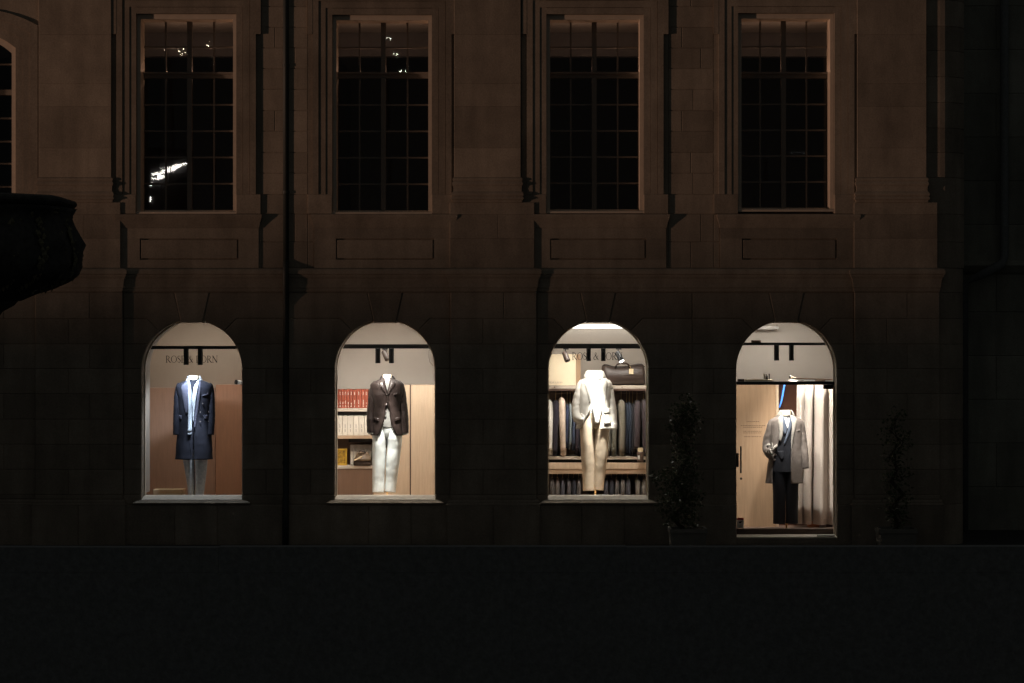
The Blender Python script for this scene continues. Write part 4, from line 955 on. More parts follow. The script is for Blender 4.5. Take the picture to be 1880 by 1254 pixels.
# ------------------------------------------------------------------ dressed bust forms (mannequins without heads)
def interp(secs, py):
    if py <= secs[0][0]: return secs[0][1:]
    for a,b in zip(secs, secs[1:]):
        if a[0] <= py <= b[0]:
            f = (py-a[0])/(b[0]-a[0]); return tuple(u+(v-u)*f for u,v in zip(a[1:], b[1:]))
    return secs[-1][1:]
EXP = 2.35
def sgp(v, e): return math.copysign(abs(v)**e, v)
class Form:
    def __init__(s, t, y0, torso): s.t, s.y, s.secs = t, y0, torso
    def front(s, px, py, secs=None):
        cx, rx_, ry_ = interp(secs or s.secs, py)
        u = min(.985, abs((px-cx)/rx_)); return s.y - W(ry_, s.y)*(1-u**EXP)**(1/EXP)
    def shell(s, name, m, secs, opening=None, n=40, step=2.0, fold=.025, seed=0, thick=.006, fscale=1.0):
        """closed or front-open garment body; opening(py) -> (xl, xr) photo pixels"""
        q = MB(); top, bot = secs[0][0], secs[-1][0]; rows = max(6, int((bot-top)/step))
        for r in range(rows+1):
            py = top+(bot-top)*r/rows; cx, rx_, ry_ = interp(secs, py)
            if opening:
                xl, xr = opening(py); f = lambda x: math.asin(max(-1,min(1,sgp(max(-.999,min(.999,(x-cx)/rx_)), EXP/2))))
                t0, t1 = f(xr), 2*math.pi+f(xl)
            else: t0, t1 = 0, 2*math.pi
            for j in range(n+1):
                a = t0+(t1-t0)*j/n; ss, cc = math.sin(a), math.cos(a)
                k = fold*min(1,(py-top)/25)
                d = 1+k*(noise.noise(Vector((ss*2.2*fscale+seed*7.3, cc*2.2*fscale, py*.045)))+.6*noise.noise(Vector((ss*5+seed, cc*5, py*.10+3))))
                q.v.append((X(cx+rx_*d*sgp(ss,2/EXP), s.y), s.y-W(ry_,s.y)*d*sgp(cc,2/EXP), Z(py,s.y)))
        for r in range(rows):
            for j in range(n):
                a = r*(n+1)+j; q.f.append((a,a+n+1,a+n+2,a+1))
        if not opening or True:
            q.f.append(tuple(range(n+1)))
        o = q.build(name, m, s.t, True)
        if thick: md = o.modifiers.new('thickness','SOLIDIFY'); md.thickness = thick; md.offset = -1
        return o
    def patch(s, name, m, left, right, off=.012, rows=14, cols=5, secs=None, parent=None, round_=True, base=.0):
        """piece of cloth lying on the front: between two edge lines of photo pixels"""
        def at(line, f):
            L = [0]
            for a,b in zip(line, line[1:]): L.append(L[-1]+math.hypot(b[0]-a[0], b[1]-a[1]))
            d = f*L[-1]
            for i in range(len(line)-1):
                if d <= L[i+1]+1e-9:
                    g = (d-L[i])/max(1e-9,L[i+1]-L[i]); a,b = line[i],line[i+1]; return (a[0]+(b[0]-a[0])*g, a[1]+(b[1]-a[1])*g)
            return line[-1]
        q = MB(); nv = (rows+1)*(cols+1)
        for lay in (0,1):
            for r in range(rows+1):
                pl, pr = at(left, r/rows), at(right, r/rows)
                for c in range(cols+1):
                    g = c/cols; px, py = pl[0]+(pr[0]-pl[0])*g, pl[1]+(pr[1]-pl[1])*g
                    y = s.front(px, py, secs)
                    bulge = (1-(2*g-1)**2)*.35+.65 if round_ else 1
                    y -= base + (off*bulge if lay == 0 else -.004-base*.5)
                    q.v.append((X(px,s.y), y, Z(py,s.y)))
        I = lambda l,r,c: l*nv+r*(cols+1)+c
        for r in range(rows):
            for c in range(cols):
                q.f.append((I(0,r,c),I(0,r+1,c),I(0,r+1,c+1),I(0,r,c+1)))
            q.f.append((I(0,r,0),I(1,r,0),I(1,r+1,0),I(0,r+1,0))); q.f.append((I(0,r,cols),I(0,r+1,cols),I(1,r+1,cols),I(1,r,cols)))
        for c in range(cols):
            q.f.append((I(0,0,c),I(0,0,c+1),I(1,0,c+1),I(1,0,c))); q.f.append((I(0,rows,c),I(1,rows,c),I(1,rows,c+1),I(0,rows,c+1)))
        return q.build(name, m, parent or s.t, True)
    def limb(s, name, m, pts, n=18, fold=.05, seed=0, flat=1.1, open_end=True, step=2.2, cre=6.0, parent=None):
        """sleeve or trouser leg: pts = (px, py, r px, dy m)"""
        # resample with a Catmull-Rom curve
        P = [Vector((a,b,c,d)) for a,b,c,d in pts]; R = []
        for i in range(len(P)-1):
            p0,p1,p2,p3 = P[max(i-1,0)],P[i],P[i+1],P[min(i+2,len(P)-1)]
            k = max(3,int((p2-p1).length/step))
            for j in range(k):
                t = j/k; R.append(.5*((2*p1)+(p2-p0)*t+(2*p0-5*p1+4*p2-p3)*t*t+(3*p1-p0-3*p2+p3)*t**3))
        R.append(P[-1])
        q = MB(); ctr = [Vector((X(p[0],s.y), s.y+p[3], Z(p[1],s.y))) for p in R]
        up = Vector((0,1,0))
        for i,p in enumerate(R):
            t = (ctr[min(i+1,len(R)-1)]-ctr[max(i-1,0)]).normalized(); u = t.cross(up); u.normalize(); w = u.cross(t).normalized()
            for j in range(n):
                a = 2*math.pi*j/n; ss, cc = math.cos(a), math.sin(a)
                d = 1+fold*(noise.noise(Vector((ss*1.6+seed*5.1, cc*1.6, i*.22*cre/6)))+.7*noise.noise(Vector((ss*.8+seed, cc*.8+i*.05, i*.55*cre/6+ss*.6)))+(.45*noise.noise(Vector((ss*1.1+seed*2, cc*1.1+i*.09, i*1.05+ss*1.3))) if cre > 4 else 0))
                r = W(p[2], s.y)*d
                q.v.append(tuple(ctr[i]+u*(r*ss)+w*(r*flat*cc)))
        for i in range(len(R)-1):
            for j in range(n): a=i*n+j; b=i*n+(j+1)%n; q.f.append((a,b,b+n,a+n))
        q.f.append(tuple(reversed(range(n))))
        e = (len(R)-1)*n
        if open_end:          # the cloth turns in at the hem: a dark hollow
            k = len(q.v); c = ctr[-1]; back = (ctr[-4]-ctr[-1]) if len(ctr) > 4 else Vector((0,0,.03))
            for j in range(n): q.v.append(tuple(c+(Vector(q.v[e+j])-c)*.82))
            for j in range(n): q.v.append(tuple(c+back+(Vector(q.v[e+j])-c)*.70))
            for j in range(n):
                b = (j+1)%n; q.f.append((e+j,e+b,k+b,k+j)); q.f.append((k+j,k+b,k+n+b,k+n+j))
            q.f.append(tuple(k+n+j for j in range(n)))
        else: q.f.append(tuple(e+j for j in range(n)))
        return q.build(name, m, parent or s.t, True)
    def neck(s, px, y_top, y_bot, r0, r1, m):
        q = MB(); q.lathe([(W(r1,s.y),Z(y_bot,s.y)),(W((r0+r1)/2,s.y),Z((y_top+y_bot)/2,s.y)),(W(r0,s.y),Z(y_top+1,s.y)),(W(r0*.85,s.y),Z(y_top,s.y))], X(px,s.y), s.y, 24); return q.build('neck', m, s.t, True)
    def button(s, px, py, r=1.2, m=None, secs=None, off=.014):
        y = s.front(px,py,secs)-off; q = MB(); q.tube([(X(px,s.y),y+.004,Z(py,s.y)),(X(px,s.y),y-.002,Z(py,s.y))], W(r,s.y), 12); return q.build('button', m or M['button'], s.t)
    def stand(s, px, y_top, floor_py):
        q = MB(); q.tube([(X(px,s.y),s.y+.02,Z(y_top,s.y)),(X(px,s.y),s.y+.02,floor_py+.012)], .011, 12); q.build('stand_rod', M['brass'], s.t, True)
        q = MB(); q.lathe([(.16,floor_py),(.16,floor_py+.008),(.15,floor_py+.012)], X(px,s.y), s.y+.02, 28); q.build('stand_base', M['brass'], s.t, True)
    def collar(s, name, m, secs, xo, thick=.010, n=36, e=2.0):
        """standing collar open at the front: secs (py, cx, rx, ry), xo(py) -> half opening in radians"""
        q = MB(); rows = len(secs)
        for i,(py,cx,rx_,ry_,gap) in enumerate(secs):
            for j in range(n+1):
                a = gap+(2*math.pi-2*gap)*j/n
                q.v.append((X(cx+rx_*math.sin(a),s.y), s.y-W(ry_,s.y)*math.cos(a), Z(py + xo*max(0,math.cos(a)),s.y)))
        for i in range(rows-1):
            for j in range(n): a=i*(n+1)+j; q.f.append((a,a+n+1,a+n+2,a+1))
        o = q.build(name, m, s.t, True); md = o.modifiers.new('thickness','SOLIDIFY'); md.thickness = thick; md.offset = 0
        return o
def lerp_open(tab):
    def f(py):
        v = interp(tab, py); return v[0], v[1]
    return f
NGP = 'headless dressed mannequins in the shop windows'

# 1: navy overcoat, pale scarf, grey denim
t = thing('mannequin', (X(357,MY), MY, 0.38), 'headless mannequin in a long navy overcoat with a pale blue scarf and grey trousers', 'mannequin', NGP)
coat = [(697,357,12,9),(700,357,20,12),(704,357,29.5,14.5),(707.5,357,33.3,16),(712,357,34.5,17),(725,357,32.5,18),(745,357,30.8,18),(768,357,29.8,17.5),(790,357,31,18.5),(815,356.6,33,19.5),(843,356,34.5,20.5)]
F = Form(t, MY, coat)
F.shell('coat_body', M['navywool'], coat, lerp_open([(697,353,361),(700,351,364),(720,353,362),(750,356,358.5),(843,356.5,358)]), fold=.035, seed=1)
F.shell('waistcoat', M['navywool'], [(697.5,357,9.6,9.4),(700,357,14,11),(704,357,22,12),(712,357,28,15),(760,357,26,15.5),(800,357,27,16)], fold=.01, seed=2, thick=0)
F.limb('sleeve', M['navywool'], [(331,704.5,4,.0),(329.5,709,6.4,-.0),(327.2,725,7.4,-.0),(326.2,745,7.2,-.01),(325.4,762,6.9,-.02),(325,780,6.5,-.04),(325,798,6.1,-.05)], seed=3, fold=.07)
F.limb('sleeve', M['navywool'], [(383.5,704.5,4,.0),(384.8,709,6.4,-.0),(386.6,725,7.4,-.0),(387.6,745,7.2,-.01),(388.2,762,6.9,-.02),(388.4,780,6.5,-.04),(388,798,6.1,-.05)], seed=4, fold=.07)
F.neck(356.2, 689.3, 698.5, 8.7, 9.0, M['neck'])
F.collar('scarf_loop', M['scarf'], [(690.2,356.5,10.6,9.4,1.25),(692.5,356.5,12.0,10.6,1.0),(696,356.5,13.6,12,.8),(700.5,356.5,16,13.2,.62),(705,356.5,18.4,14.6,.5)], 1.0, .009)
F.patch('lapel', M['navylit'], [(346,697.5),(338,704),(334,709),(337,730),(340,748),(343.5,760)], [(348,697.5),(349,706),(351,720),(352,735),(349,750),(344.5,761)], .012)
F.patch('lapel', M['navylit'], [(365.5,697.5),(364.5,712),(362,735),(360,760),(357.8,788)], [(369.5,698),(371,708),(369.8,728),(367.5,746),(360,788)], .012)
F.patch('scarf_end', M['scarf'], [(345.5,694.5),(348,705),(348.2,730),(348.3,760),(347.5,793)], [(350,701),(353.5,714),(354.8,732),(355,760),(354.2,792)], .012, base=.012, rows=26)
F.patch('scarf_end', M['scarf'], [(363,700.5),(357.5,712),(355.2,730),(356,752),(356.6,774)], [(367.5,694.5),(366.5,706),(363,730),(359.6,752),(357.6,774)], .012, base=.010, rows=26)
q = MB()
for k in range(7):
    px = 347.7+k*1.05; y = F.front(px,792)-.02; q.tube([(X(px,MY),y,Z(792.5,MY)),(X(px+.3*math.sin(k*2),MY),y,Z(796.5+.6*math.sin(k*3),MY))], .0022, 5)
q.build('scarf_fringe', M['scarf'], t)
for px,py in ((373.8,740.3),(370,756),(384.5,756),(370,773.5),(384,773)): F.button(px, py)
for a,b in (((329.5,761.5),(335.5,762.5)),((376,762.5),(382.5,761.2))):
    F.patch('pocket_flap', M['navylit'], [a,(a[0]+.6,a[1]+7)], [b,(b[0]-.4,b[1]+7.3)], .009, 4, 3)
F.patch('breast_pocket', M['navylit'], [(373,724.8),(373.2,727)], [(384,722.2),(384.2,724.4)], .010, 3, 4)
F.limb('trouser_leg', M['greydenim'], [(346,826,11.5,0),(346.3,842,10.6,0),(349,868,8.8,0),(350.6,890,7.0,0),(351,908.5,5.6,0)], cre=2.2, fold=.035, seed=5, flat=1.2)
F.limb('trouser_leg', M['greydenim'], [(369,826,12.5,0),(369.5,842,11.8,0),(369,868,10.4,0),(367.5,890,8.8,0),(366,911.5,7.6,0)], cre=2.2, fold=.035, seed=6, flat=1.2)
F.stand(356, 850, 0.38)

# 2: dark brown jacket, white trousers
t = thing('mannequin', (X(711,MY), MY, 0.38), 'headless mannequin in a dark brown jacket and white trousers', 'mannequin', NGP)
coat = [(693,711,9.5,8),(696,711,14,10),(699.5,711,22,12.5),(702.5,711,28,14.5),(706,711,31.2,16),(711,711,31.5,17),(725,711,30.6,18),(740,711,28.4,17.3),(755,711,26.8,16.5),(772,711,28.6,17.2),(788,711,30.2,18),(799,711.3,31,18.5)]
F = Form(t, MY, coat)
F.shell('jacket_body', M['darkbrown'], coat, lerp_open([(693,706,716),(697,706.5,716.5),(706,708.3,715),(714,711,713),(722,711.6,712.4),(741,711.5,713),(750,710,715.5),(762,708,717),(776,704.5,719),(788,701,722.5),(795,697.5,726.5),(799,695,730)]), fold=.05, seed=11)
F.shell('shirt', M['greyshirt'], [(696,711,9.5,8.5),(700,711,16,10),(708,711,24,13),(730,711,25,15),(755,711,23.5,14.2),(775,711,25,14.8),(784,711,25.5,15)], fold=.02, seed=12, thick=0)
F.neck(711, 687.6, 702, 7.8, 9.5, M['neck'])
F.collar('jacket_collar', M['darkbrown'], [(690,711,11,9.4,1.25),(693,711,12.6,10.5,.95),(697,711,15,12,.70),(701,711,17.5,13.4,.55)], 1.0, .008)
F.collar('shirt_collar', M['floral'], [(694.5,711,9.6,8.9,.25),(698,711,10.6,9.8,.12),(701.5,711,12,10.8,.30)], 1.5, .006)
F.patch('lapel', M['darkbrown'], [(700,699),(696,703),(698,709),(702,714),(710,725)], [(704.5,699),(705.5,705),(708,712),(709.6,717),(711.8,725)], .010)
F.patch('lapel', M['darkbrown'], [(719,699),(717.4,705),(715.4,712),(714.2,717),(712.4,726)], [(722.5,699),(727,703),(725,709),(720,716),(713.4,726)], .010)
F.limb('sleeve', M['darkbrown'], [(690,701.5,3.5,0),(687.5,706.5,6.2,0),(684.5,722,7.4,0),(682.2,740,7.0,-.01),(680.6,756,6.8,-.02),(680,775,6.6,-.05),(680.4,794,6.1,-.06)], fold=.10, seed=13)
F.limb('sleeve', M['darkbrown'], [(732,701.5,3.5,0),(734.6,706.5,6.2,0),(737.8,722,7.4,0),(740.4,740,7.0,-.01),(742.4,756,6.8,-.02),(744,775,6.5,-.04),(745,795,5.9,-.05)], fold=.10, seed=14)
F.limb('shirt_cuff', M['whitecotton'], [(681,790,5.4,-.06),(681.3,796.5,5.2,-.06)], seed=1, fold=0)
F.limb('shirt_cuff', M['whitecotton'], [(744.8,790,5.1,-.05),(744.6,797.5,4.9,-.05)], seed=2, fold=0)
F.patch('breast_pocket', M['darkbrown'], [(723.5,722.8),(724,725.6)], [(733,719.8),(733.4,722.4)], .013, 3, 4)
F.patch('pocket_flap', M['darkbrown'], [(686,765.5),(686,771)], [(696.5,767.3),(696.5,773)], .012, 4, 4)
F.patch('pocket_flap', M['darkbrown'], [(725.5,767.3),(725.5,773)], [(736,765.5),(736,771)], .012, 4, 4)
for px,py in ((710.5,741.5),(710.4,754.5),(707.6,769.5)): F.button(px, py, 1.3)
F.patch('front_edge', M['darkbrown'], [(711.4,724),(711.2,740)], [(713.4,724),(713.8,740)], .008, 6, 2)
F.shell('trouser_top', M['whitecotton'], [(784,711,25.6,14.6),(787,711,26.3,14.4),(795,711,27.6,13.2),(802,711,28,11.5),(806,711,26,6)], fold=.01, seed=17, thick=0)
F.limb('trouser_leg', M['whitecotton'], [(698.5,781,12.4,0),(698.2,790,13.8,0),(697.6,803,14.2,0),(696.5,822,13.0,0),(695.5,850,12.0,0),(694.8,880,11.2,0),(694.3,904,10.8,-.01)], cre=3.2, fold=.045, seed=15, flat=1.1)
F.limb('trouser_leg', M['whitecotton'], [(723.5,781,12.4,0),(723.8,790,13.8,0),(723.9,803,14.2,0),(723.5,822,13.2,0),(721,850,12.2,0),(718.5,880,10.6,0),(716.3,903.5,9.8,-.01)], cre=3.2, fold=.045, seed=16, flat=1.1)
F.stand(711, 850, 0.38)

# 3: off white jacket over white jersey, beige trousers
t = thing('mannequin', (X(1093,MY), MY, 0.38), 'headless mannequin in an off white jacket and beige trousers', 'mannequin', NGP)
coat = [(690,1093,14,11),(694,1093,20,13),(698,1093,25,15),(702,1093,28.5,16.5),(708,1093,30.5,17.5),(725,1092.5,30.5,18.5),(745,1092,30.4,17.8),(765,1092.5,31.5,18),(780,1093.5,34,19),(787,1094,35.5,19.5)]
F = Form(t, MY, coat)
F.shell('jacket_body', M['offwhite'], coat, lerp_open([(690,1086,1101),(700,1081,1106),(715,1079,1108),(735,1083,1110),(752,1085,1108),(762,1079,1106),(770,1073,1104),(787,1065,1100)]), fold=.05, seed=21, fscale=1.4)
F.shell('jersey', M['jersey'], [(684,1093,12,10),(690,1093,15,11.5),(697,1093,20,13),(706,1093,27,15),(730,1093,26.5,16.5),(760,1093,25.5,15),(768,1093.5,26,14)], fold=.02, seed=22, thick=0)
F.neck(1092, 682, 692, 8.6, 9.5, M['neck'])
F.collar('stand_collar', M['jersey'], [(681.5,1092,11,9.5,.25),(684,1092,13.5,11,.22),(689,1092,15.8,12.6,.20),(695,1092.5,18.5,14,.2)], 2.5, .012)
F.collar('jacket_collar', M['offwhite'], [(680.5,1092,12.6,11,1.1),(683,1092,16,12.5,.95),(689,1092,18.6,14,.75),(697,1092.5,21.5,15.6,.62)], 1.5, .010)
F.patch('lapel', M['offwhite'], [(1073,697),(1071,703),(1075,712),(1078,722),(1081.5,738)], [(1080,694),(1082,705),(1081.5,715),(1082.6,726),(1083.6,738)], .014)
F.patch('lapel', M['offwhite'], [(1105,694),(1104,705),(1107,716),(1109,728),(1109.5,742)], [(1112,697),(1114.5,704),(1112.8,714),(1112,726),(1110.4,742)], .014)
q = MB(); y = MY
q.tube([(X(1093.4,y),F.front(1093.4,p_,[(684,1093,12,10),(697,1093,20,13),(706,1093,27,15),(730,1093,26.5,16.5),(781,1093.5,26,16.5)])-.004,Z(p_,y)) for p_ in (700,712,725,740,755,770,780)], .003, 6); q.build('zip', M['folder'], t)
F.limb('sleeve', M['offwhite'], [(1070,699,4,0),(1067.5,704.5,6.6,0),(1063,720,7.8,0),(1059,738,8.2,.01),(1057.6,753,8.4,.0),(1060,763,8.4,-.03),(1066,769,7.6,-.06),(1073,771.5,6.4,-.08)], fold=.16, seed=23)
F.limb('sleeve', M['offwhite'], [(1115,699,4,0),(1117,704.5,6.6,0),(1119.4,720,7.6,0),(1122,740,7.6,-.01),(1124.6,760,7.3,-.03),(1126.2,782,6.8,-.05)], fold=.11, seed=24)
F.limb('cuff', M['offwhite'], [(1126,777,7.3,-.05),(1126.2,787.5,6.8,-.055)], fold=.02, seed=25)
F.patch('jacket_flap', M['offwhite'], [(1053,764),(1050,766),(1054,775),(1064,783)], [(1068,758),(1074,764),(1072,772),(1066,782)], .012, 8, 6)
F.patch('pocket', M['offwhite'], [(1108.5,752),(1108,770),(1108.5,779)], [(1120,751.5),(1122.6,768),(1123,778)], .012, 8, 5)
F.patch('pocket_flap', M['offwhite'], [(1108,750.5),(1107.6,758.5)], [(1120.6,749.8),(1121.8,757.6)], .017, 4, 5)
F.patch('jersey_front', M['jersey'], [(1087,746),(1089.5,762),(1092,777)], [(1106,746),(1102,762),(1098,778)], .012, 8, 4, base=.006, secs=[(740,1093,26.5,16.8),(780,1093.5,27.5,17.4)])
F.shell('trouser_top', M['beige'], [(757,1092.5,26.3,15.6),(764,1092.3,26.6,15.4),(775,1092,27,14.2),(785,1092,27.4,12),(789,1092,26,7)], fold=.02, seed=28, thick=0)
F.limb('trouser_leg', M['beige'], [(1079.6,762,12.4,0),(1079,774,13.6,0),(1078.8,788,13.7,0),(1078.8,806,13.2,0),(1079.6,840,12.4,0),(1080.6,872,11.2,0),(1081,901,10.8,-.01)], cre=2.2, fold=.04, seed=26, flat=1.15)
F.limb('trouser_leg', M['beige'], [(1104.6,762,12.4,0),(1104.8,774,13.6,0),(1104.8,788,13.6,0),(1104.2,806,13.3,0),(1102.8,840,12.2,0),(1100.6,872,10.2,0),(1099.2,900,8.6,-.01)], cre=2.2, fold=.04, seed=27, flat=1.15)
F.stand(1093, 840, 0.38)

MY = 1.0
# 4: taupe overcoat worn open over a dark navy suit
t = thing('mannequin', (X(1443,MY), MY, 0.10), 'headless mannequin in an open taupe overcoat over a dark navy suit', 'mannequin', NGP)
coat = [(762,1443,13,9.5),(765,1443,19,12),(769,1443,26,14.5),(773,1443,29,16),(779,1443,30.5,17),(795,1443,31,18),(815,1443,29.6,17.5),(840,1442.5,31,18.5),(862,1441.5,33,19.5),(887,1440.5,34.5,20.5)]
F = Form(t, MY, coat)
suit = [(764,1443,12,9),(769,1443,20,12),(775,1443,26,14),(790,1443,26.5,15.5),(815,1443,25.3,15),(840,1442,26.4,15.8),(866,1441,28,16.5)]
F.shell('overcoat_body', M['taupecoat'], coat, lerp_open([(762,1437,1449),(772,1432,1453),(785,1429,1455),(800,1429,1452),(818,1426,1450.5),(840,1418,1450),(887,1416,1450)]), fold=.04, seed=31)
F.shell('suit_jacket', M['navysuit'], suit, fold=.018, seed=32, thick=0)
F.neck(1442.5, 753.5, 768, 8.4, 9.4, M['neck'])
F.patch('tee_shirt', M['jersey'], [(1438,767),(1441,777),(1444,786)], [(1449,767),(1447,777),(1445,786)], .006, 8, 4, secs=suit)
F.collar('overcoat_collar', M['taupelapel'], [(753,1443,10.2,9.2,1.3),(755.5,1443,12,10.4,1.05),(760,1443,14.6,12,.82),(766,1443,18,13.6,.65)], 1.0, .007)
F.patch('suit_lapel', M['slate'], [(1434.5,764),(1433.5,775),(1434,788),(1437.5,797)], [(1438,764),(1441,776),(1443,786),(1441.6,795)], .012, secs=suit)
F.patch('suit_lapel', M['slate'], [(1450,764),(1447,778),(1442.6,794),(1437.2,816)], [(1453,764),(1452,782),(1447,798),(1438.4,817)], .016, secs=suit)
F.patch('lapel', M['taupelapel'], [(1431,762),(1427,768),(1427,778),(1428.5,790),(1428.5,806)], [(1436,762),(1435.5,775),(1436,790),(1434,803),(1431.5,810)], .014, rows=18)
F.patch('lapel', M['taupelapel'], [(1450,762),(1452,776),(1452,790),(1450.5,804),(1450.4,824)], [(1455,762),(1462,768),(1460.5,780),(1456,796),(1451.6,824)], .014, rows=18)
F.patch('front_edge', M['taupecoat'], [(1450,822),(1450,850),(1450,886)], [(1453,822),(1453,850),(1453,886)], .008, 10, 2)
F.patch('breast_pocket', M['taupelapel'], [(1460.5,789.3),(1460.6,790.8)], [(1468,788.4),(1468,789.8)], .010, 3, 3)
F.limb('sleeve', M['taupecoat'], [(1419,770.5,3.5,0),(1417,776,6.4,0),(1413,792,7.8,0),(1409.4,808,8.0,.01),(1407.4,821,8.0,.0),(1409,830,7.6,-.04),(1414.5,836.5,7.2,-.08),(1421,838.5,6.4,-.11)], fold=.11, seed=33)
F.limb('sleeve', M['taupecoat'], [(1467,770.5,3.5,0),(1469,776,6.4,0),(1472,795,7.7,0),(1474.6,815,7.5,-.01),(1476.6,835,7.0,-.03),(1478.2,859.5,6.4,-.05)], fold=.08, seed=34)
for k,(l,r) in enumerate((([(1403.5,817),(1408,822)],[(1410,813),(1412.5,816)]),([(1409,825),(1412,832)],[(1412.5,823),(1416,834)]),([(1413.5,822),(1412,829)],[(1415.5,811),(1417,818)]),([(1416,822),(1414,828)],[(1424,815),(1425.5,818)]))):
    F.patch('glove', M['taupelapel'], l, r, .012, 4, 3, base=.085, secs=[(760,1413,16,10),(900,1413,16,10)])
F.patch('suit_pocket', M['navysuit'], [(1426,827),(1428,838),(1432,844)], [(1437,827),(1437.6,836),(1437,842)], .014, 6, 4, secs=suit)
F.limb('trouser_leg', M['navysuit'], [(1430,848,13,0),(1430,865,13.2,0),(1430.6,900,11.8,0),(1430.5,935,11.2,0),(1430,961.5,11,0)], cre=2.2, fold=.03, seed=35, flat=1.15)
F.limb('trouser_leg', M['navysuit'], [(1454.5,848,13,0),(1454.5,865,13.2,0),(1454,900,11.8,0),(1453.6,935,11.2,0),(1453.4,961,11.4,0)], cre=2.2, fold=.03, seed=36, flat=1.15)
F.stand(1444, 920, 0.10)
MY = 0.74

# ------------------------------------------------------------------ potted climbers by the door
def potted(px, pw, label, blobs, n, seed, yc=-0.55):
    t = thing('potted_shrub', (X(px,yc), yc, 0), label, 'potted plant')
    w = W(pw/2, yc); zt_ = Z(969, yc)
    q = MB(); xc = X(px,yc)
    def sq(z, r): return [(xc-r,yc-r,z),(xc+r,yc-r,z),(xc+r,yc+r,z),(xc-r,yc+r,z)]
    vs = sq(0.0,w*.93)+sq(zt_-.05,w*.99)+sq(zt_-.05,w*1.04)+sq(zt_,w*1.04)+sq(zt_,w*.93)+sq(zt_-.06,w*.92)
    fs = [(3,2,1,0)]
    for r in range(5):
        for j in range(4): a=r*4+j; b=r*4+(j+1)%4; fs.append((a,b,b+4,a+4))
    q.add(vs, fs); q.build('planter', M['planter'], t)
    q = MB(); q.add(sq(zt_-.045,w*.925), [(0,1,2,3)]); q.build('soil', M['soil'], t)
    rnd = random.Random(seed)
    q = MB()
    for k in range(3):
        p = [(xc+rnd.uniform(-.06,.06), yc+rnd.uniform(-.06,.06), zt_-.05)]
        for (bx,by,br) in blobs[::-1][::max(1,len(blobs)//5)]: p.append((X(bx,yc)+rnd.uniform(-.05,.05), yc+rnd.uniform(-.05,.05), Z(by,yc)))
        q.tube(p, [.016*(1-.8*i/len(p)) for i in range(len(p))], 6)
    q.build('trunk', M['trunk'], t, True)
    q = MB(); tot = sum(b[2]**2 for b in blobs)
    for bx,by,br in blobs:
        br = br*1.35
        for i in range(int(n*(br/1.35)**2/tot)):
            v = Vector((rnd.gauss(0,1),rnd.gauss(0,1),rnd.gauss(0,1))).normalized()*(rnd.random()**.45)
            c = Vector((X(bx,yc)+v.x*W(br), yc+v.y*W(br)*.8, Z(by,yc)+v.z*W(br)*1.15))
            d = Vector((rnd.gauss(0,1),rnd.gauss(0,1),rnd.gauss(-.3,.7))).normalized(); u = d.cross(Vector((rnd.gauss(0,1),rnd.gauss(0,1),rnd.gauss(0,1)))).normalized()
            L = rnd.uniform(.022,.055); wd = L*.32; up = d.cross(u)*L*.12
            q.add([c, c+d*L*.45+u*wd+up, c+d*L, c+d*L*.45-u*wd+up], [(0,1,2),(0,2,3)])
    tag(q.build('crown', M['leaf'], t), kind='stuff')
potted(1262, 66, 'tall loose climbing shrub in a dark planter left of the door opening',
       [(1262,748,16),(1246,762,16),(1268,776,18),(1238,784,12),(1258,800,17),(1246,822,13),(1262,836,16),(1250,856,15),(1268,872,17),(1240,882,16),(1222,872,11),(1206,878,10),(1258,900,20),(1226,906,14),(1218,930,12),(1252,928,20),(1276,915,14),(1262,952,17),(1234,950,12)], 3000, 3)
potted(1645, 66, 'dark shrub in a planter right of the door opening, hardly visible',
       [(1645,765,15),(1636,790,17),(1654,812,17),(1640,836,17),(1652,860,18),(1638,884,18),(1655,908,19),(1640,932,19),(1650,955,16)], 900, 9)

# ------------------------------------------------------------------ carved stone pillar in the left foreground
YF = -9.0
pc = thing('carved_pillar', (X(-60,YF), YF, 0), 'dark carved stone pillar top with a projecting slab at the left edge of the photo', 'pillar')
ax = -60
def ring_prof(pr): return [(.935*W(abs(x-ax),YF)/math.cos(math.pi/8), Z(y,YF)) for x,y in pr]
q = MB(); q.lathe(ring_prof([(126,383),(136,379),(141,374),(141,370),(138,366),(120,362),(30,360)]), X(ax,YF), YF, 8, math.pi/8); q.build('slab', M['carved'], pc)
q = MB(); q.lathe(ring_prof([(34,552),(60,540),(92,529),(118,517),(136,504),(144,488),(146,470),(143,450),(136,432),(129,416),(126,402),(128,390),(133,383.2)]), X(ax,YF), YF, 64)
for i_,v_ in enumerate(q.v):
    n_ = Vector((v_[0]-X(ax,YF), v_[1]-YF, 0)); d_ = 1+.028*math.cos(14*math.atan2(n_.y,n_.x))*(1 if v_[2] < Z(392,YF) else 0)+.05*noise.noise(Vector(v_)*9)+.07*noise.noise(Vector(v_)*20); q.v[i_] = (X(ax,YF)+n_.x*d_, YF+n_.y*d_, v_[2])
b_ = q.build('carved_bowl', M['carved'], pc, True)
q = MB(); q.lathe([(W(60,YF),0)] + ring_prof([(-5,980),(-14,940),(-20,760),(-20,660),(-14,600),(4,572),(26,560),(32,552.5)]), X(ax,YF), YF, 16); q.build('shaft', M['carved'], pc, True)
q = MB(); rnd = random.Random(21)
prof_b = [(144,488),(146,470),(143,450),(136,432),(129,416)]
def bowl_r(y):
    pts = sorted([(y_,x_) for x_,y_ in [(60,540),(92,529),(118,517),(136,504),(144,488),(146,470),(143,450),(136,432),(129,416),(126,402),(128,390)]])
    for a,b in zip(pts,pts[1:]):
        if a[0] <= y <= b[0]: return a[1]+(b[1]-a[1])*(y-a[0])/(b[0]-a[0])
    return 128
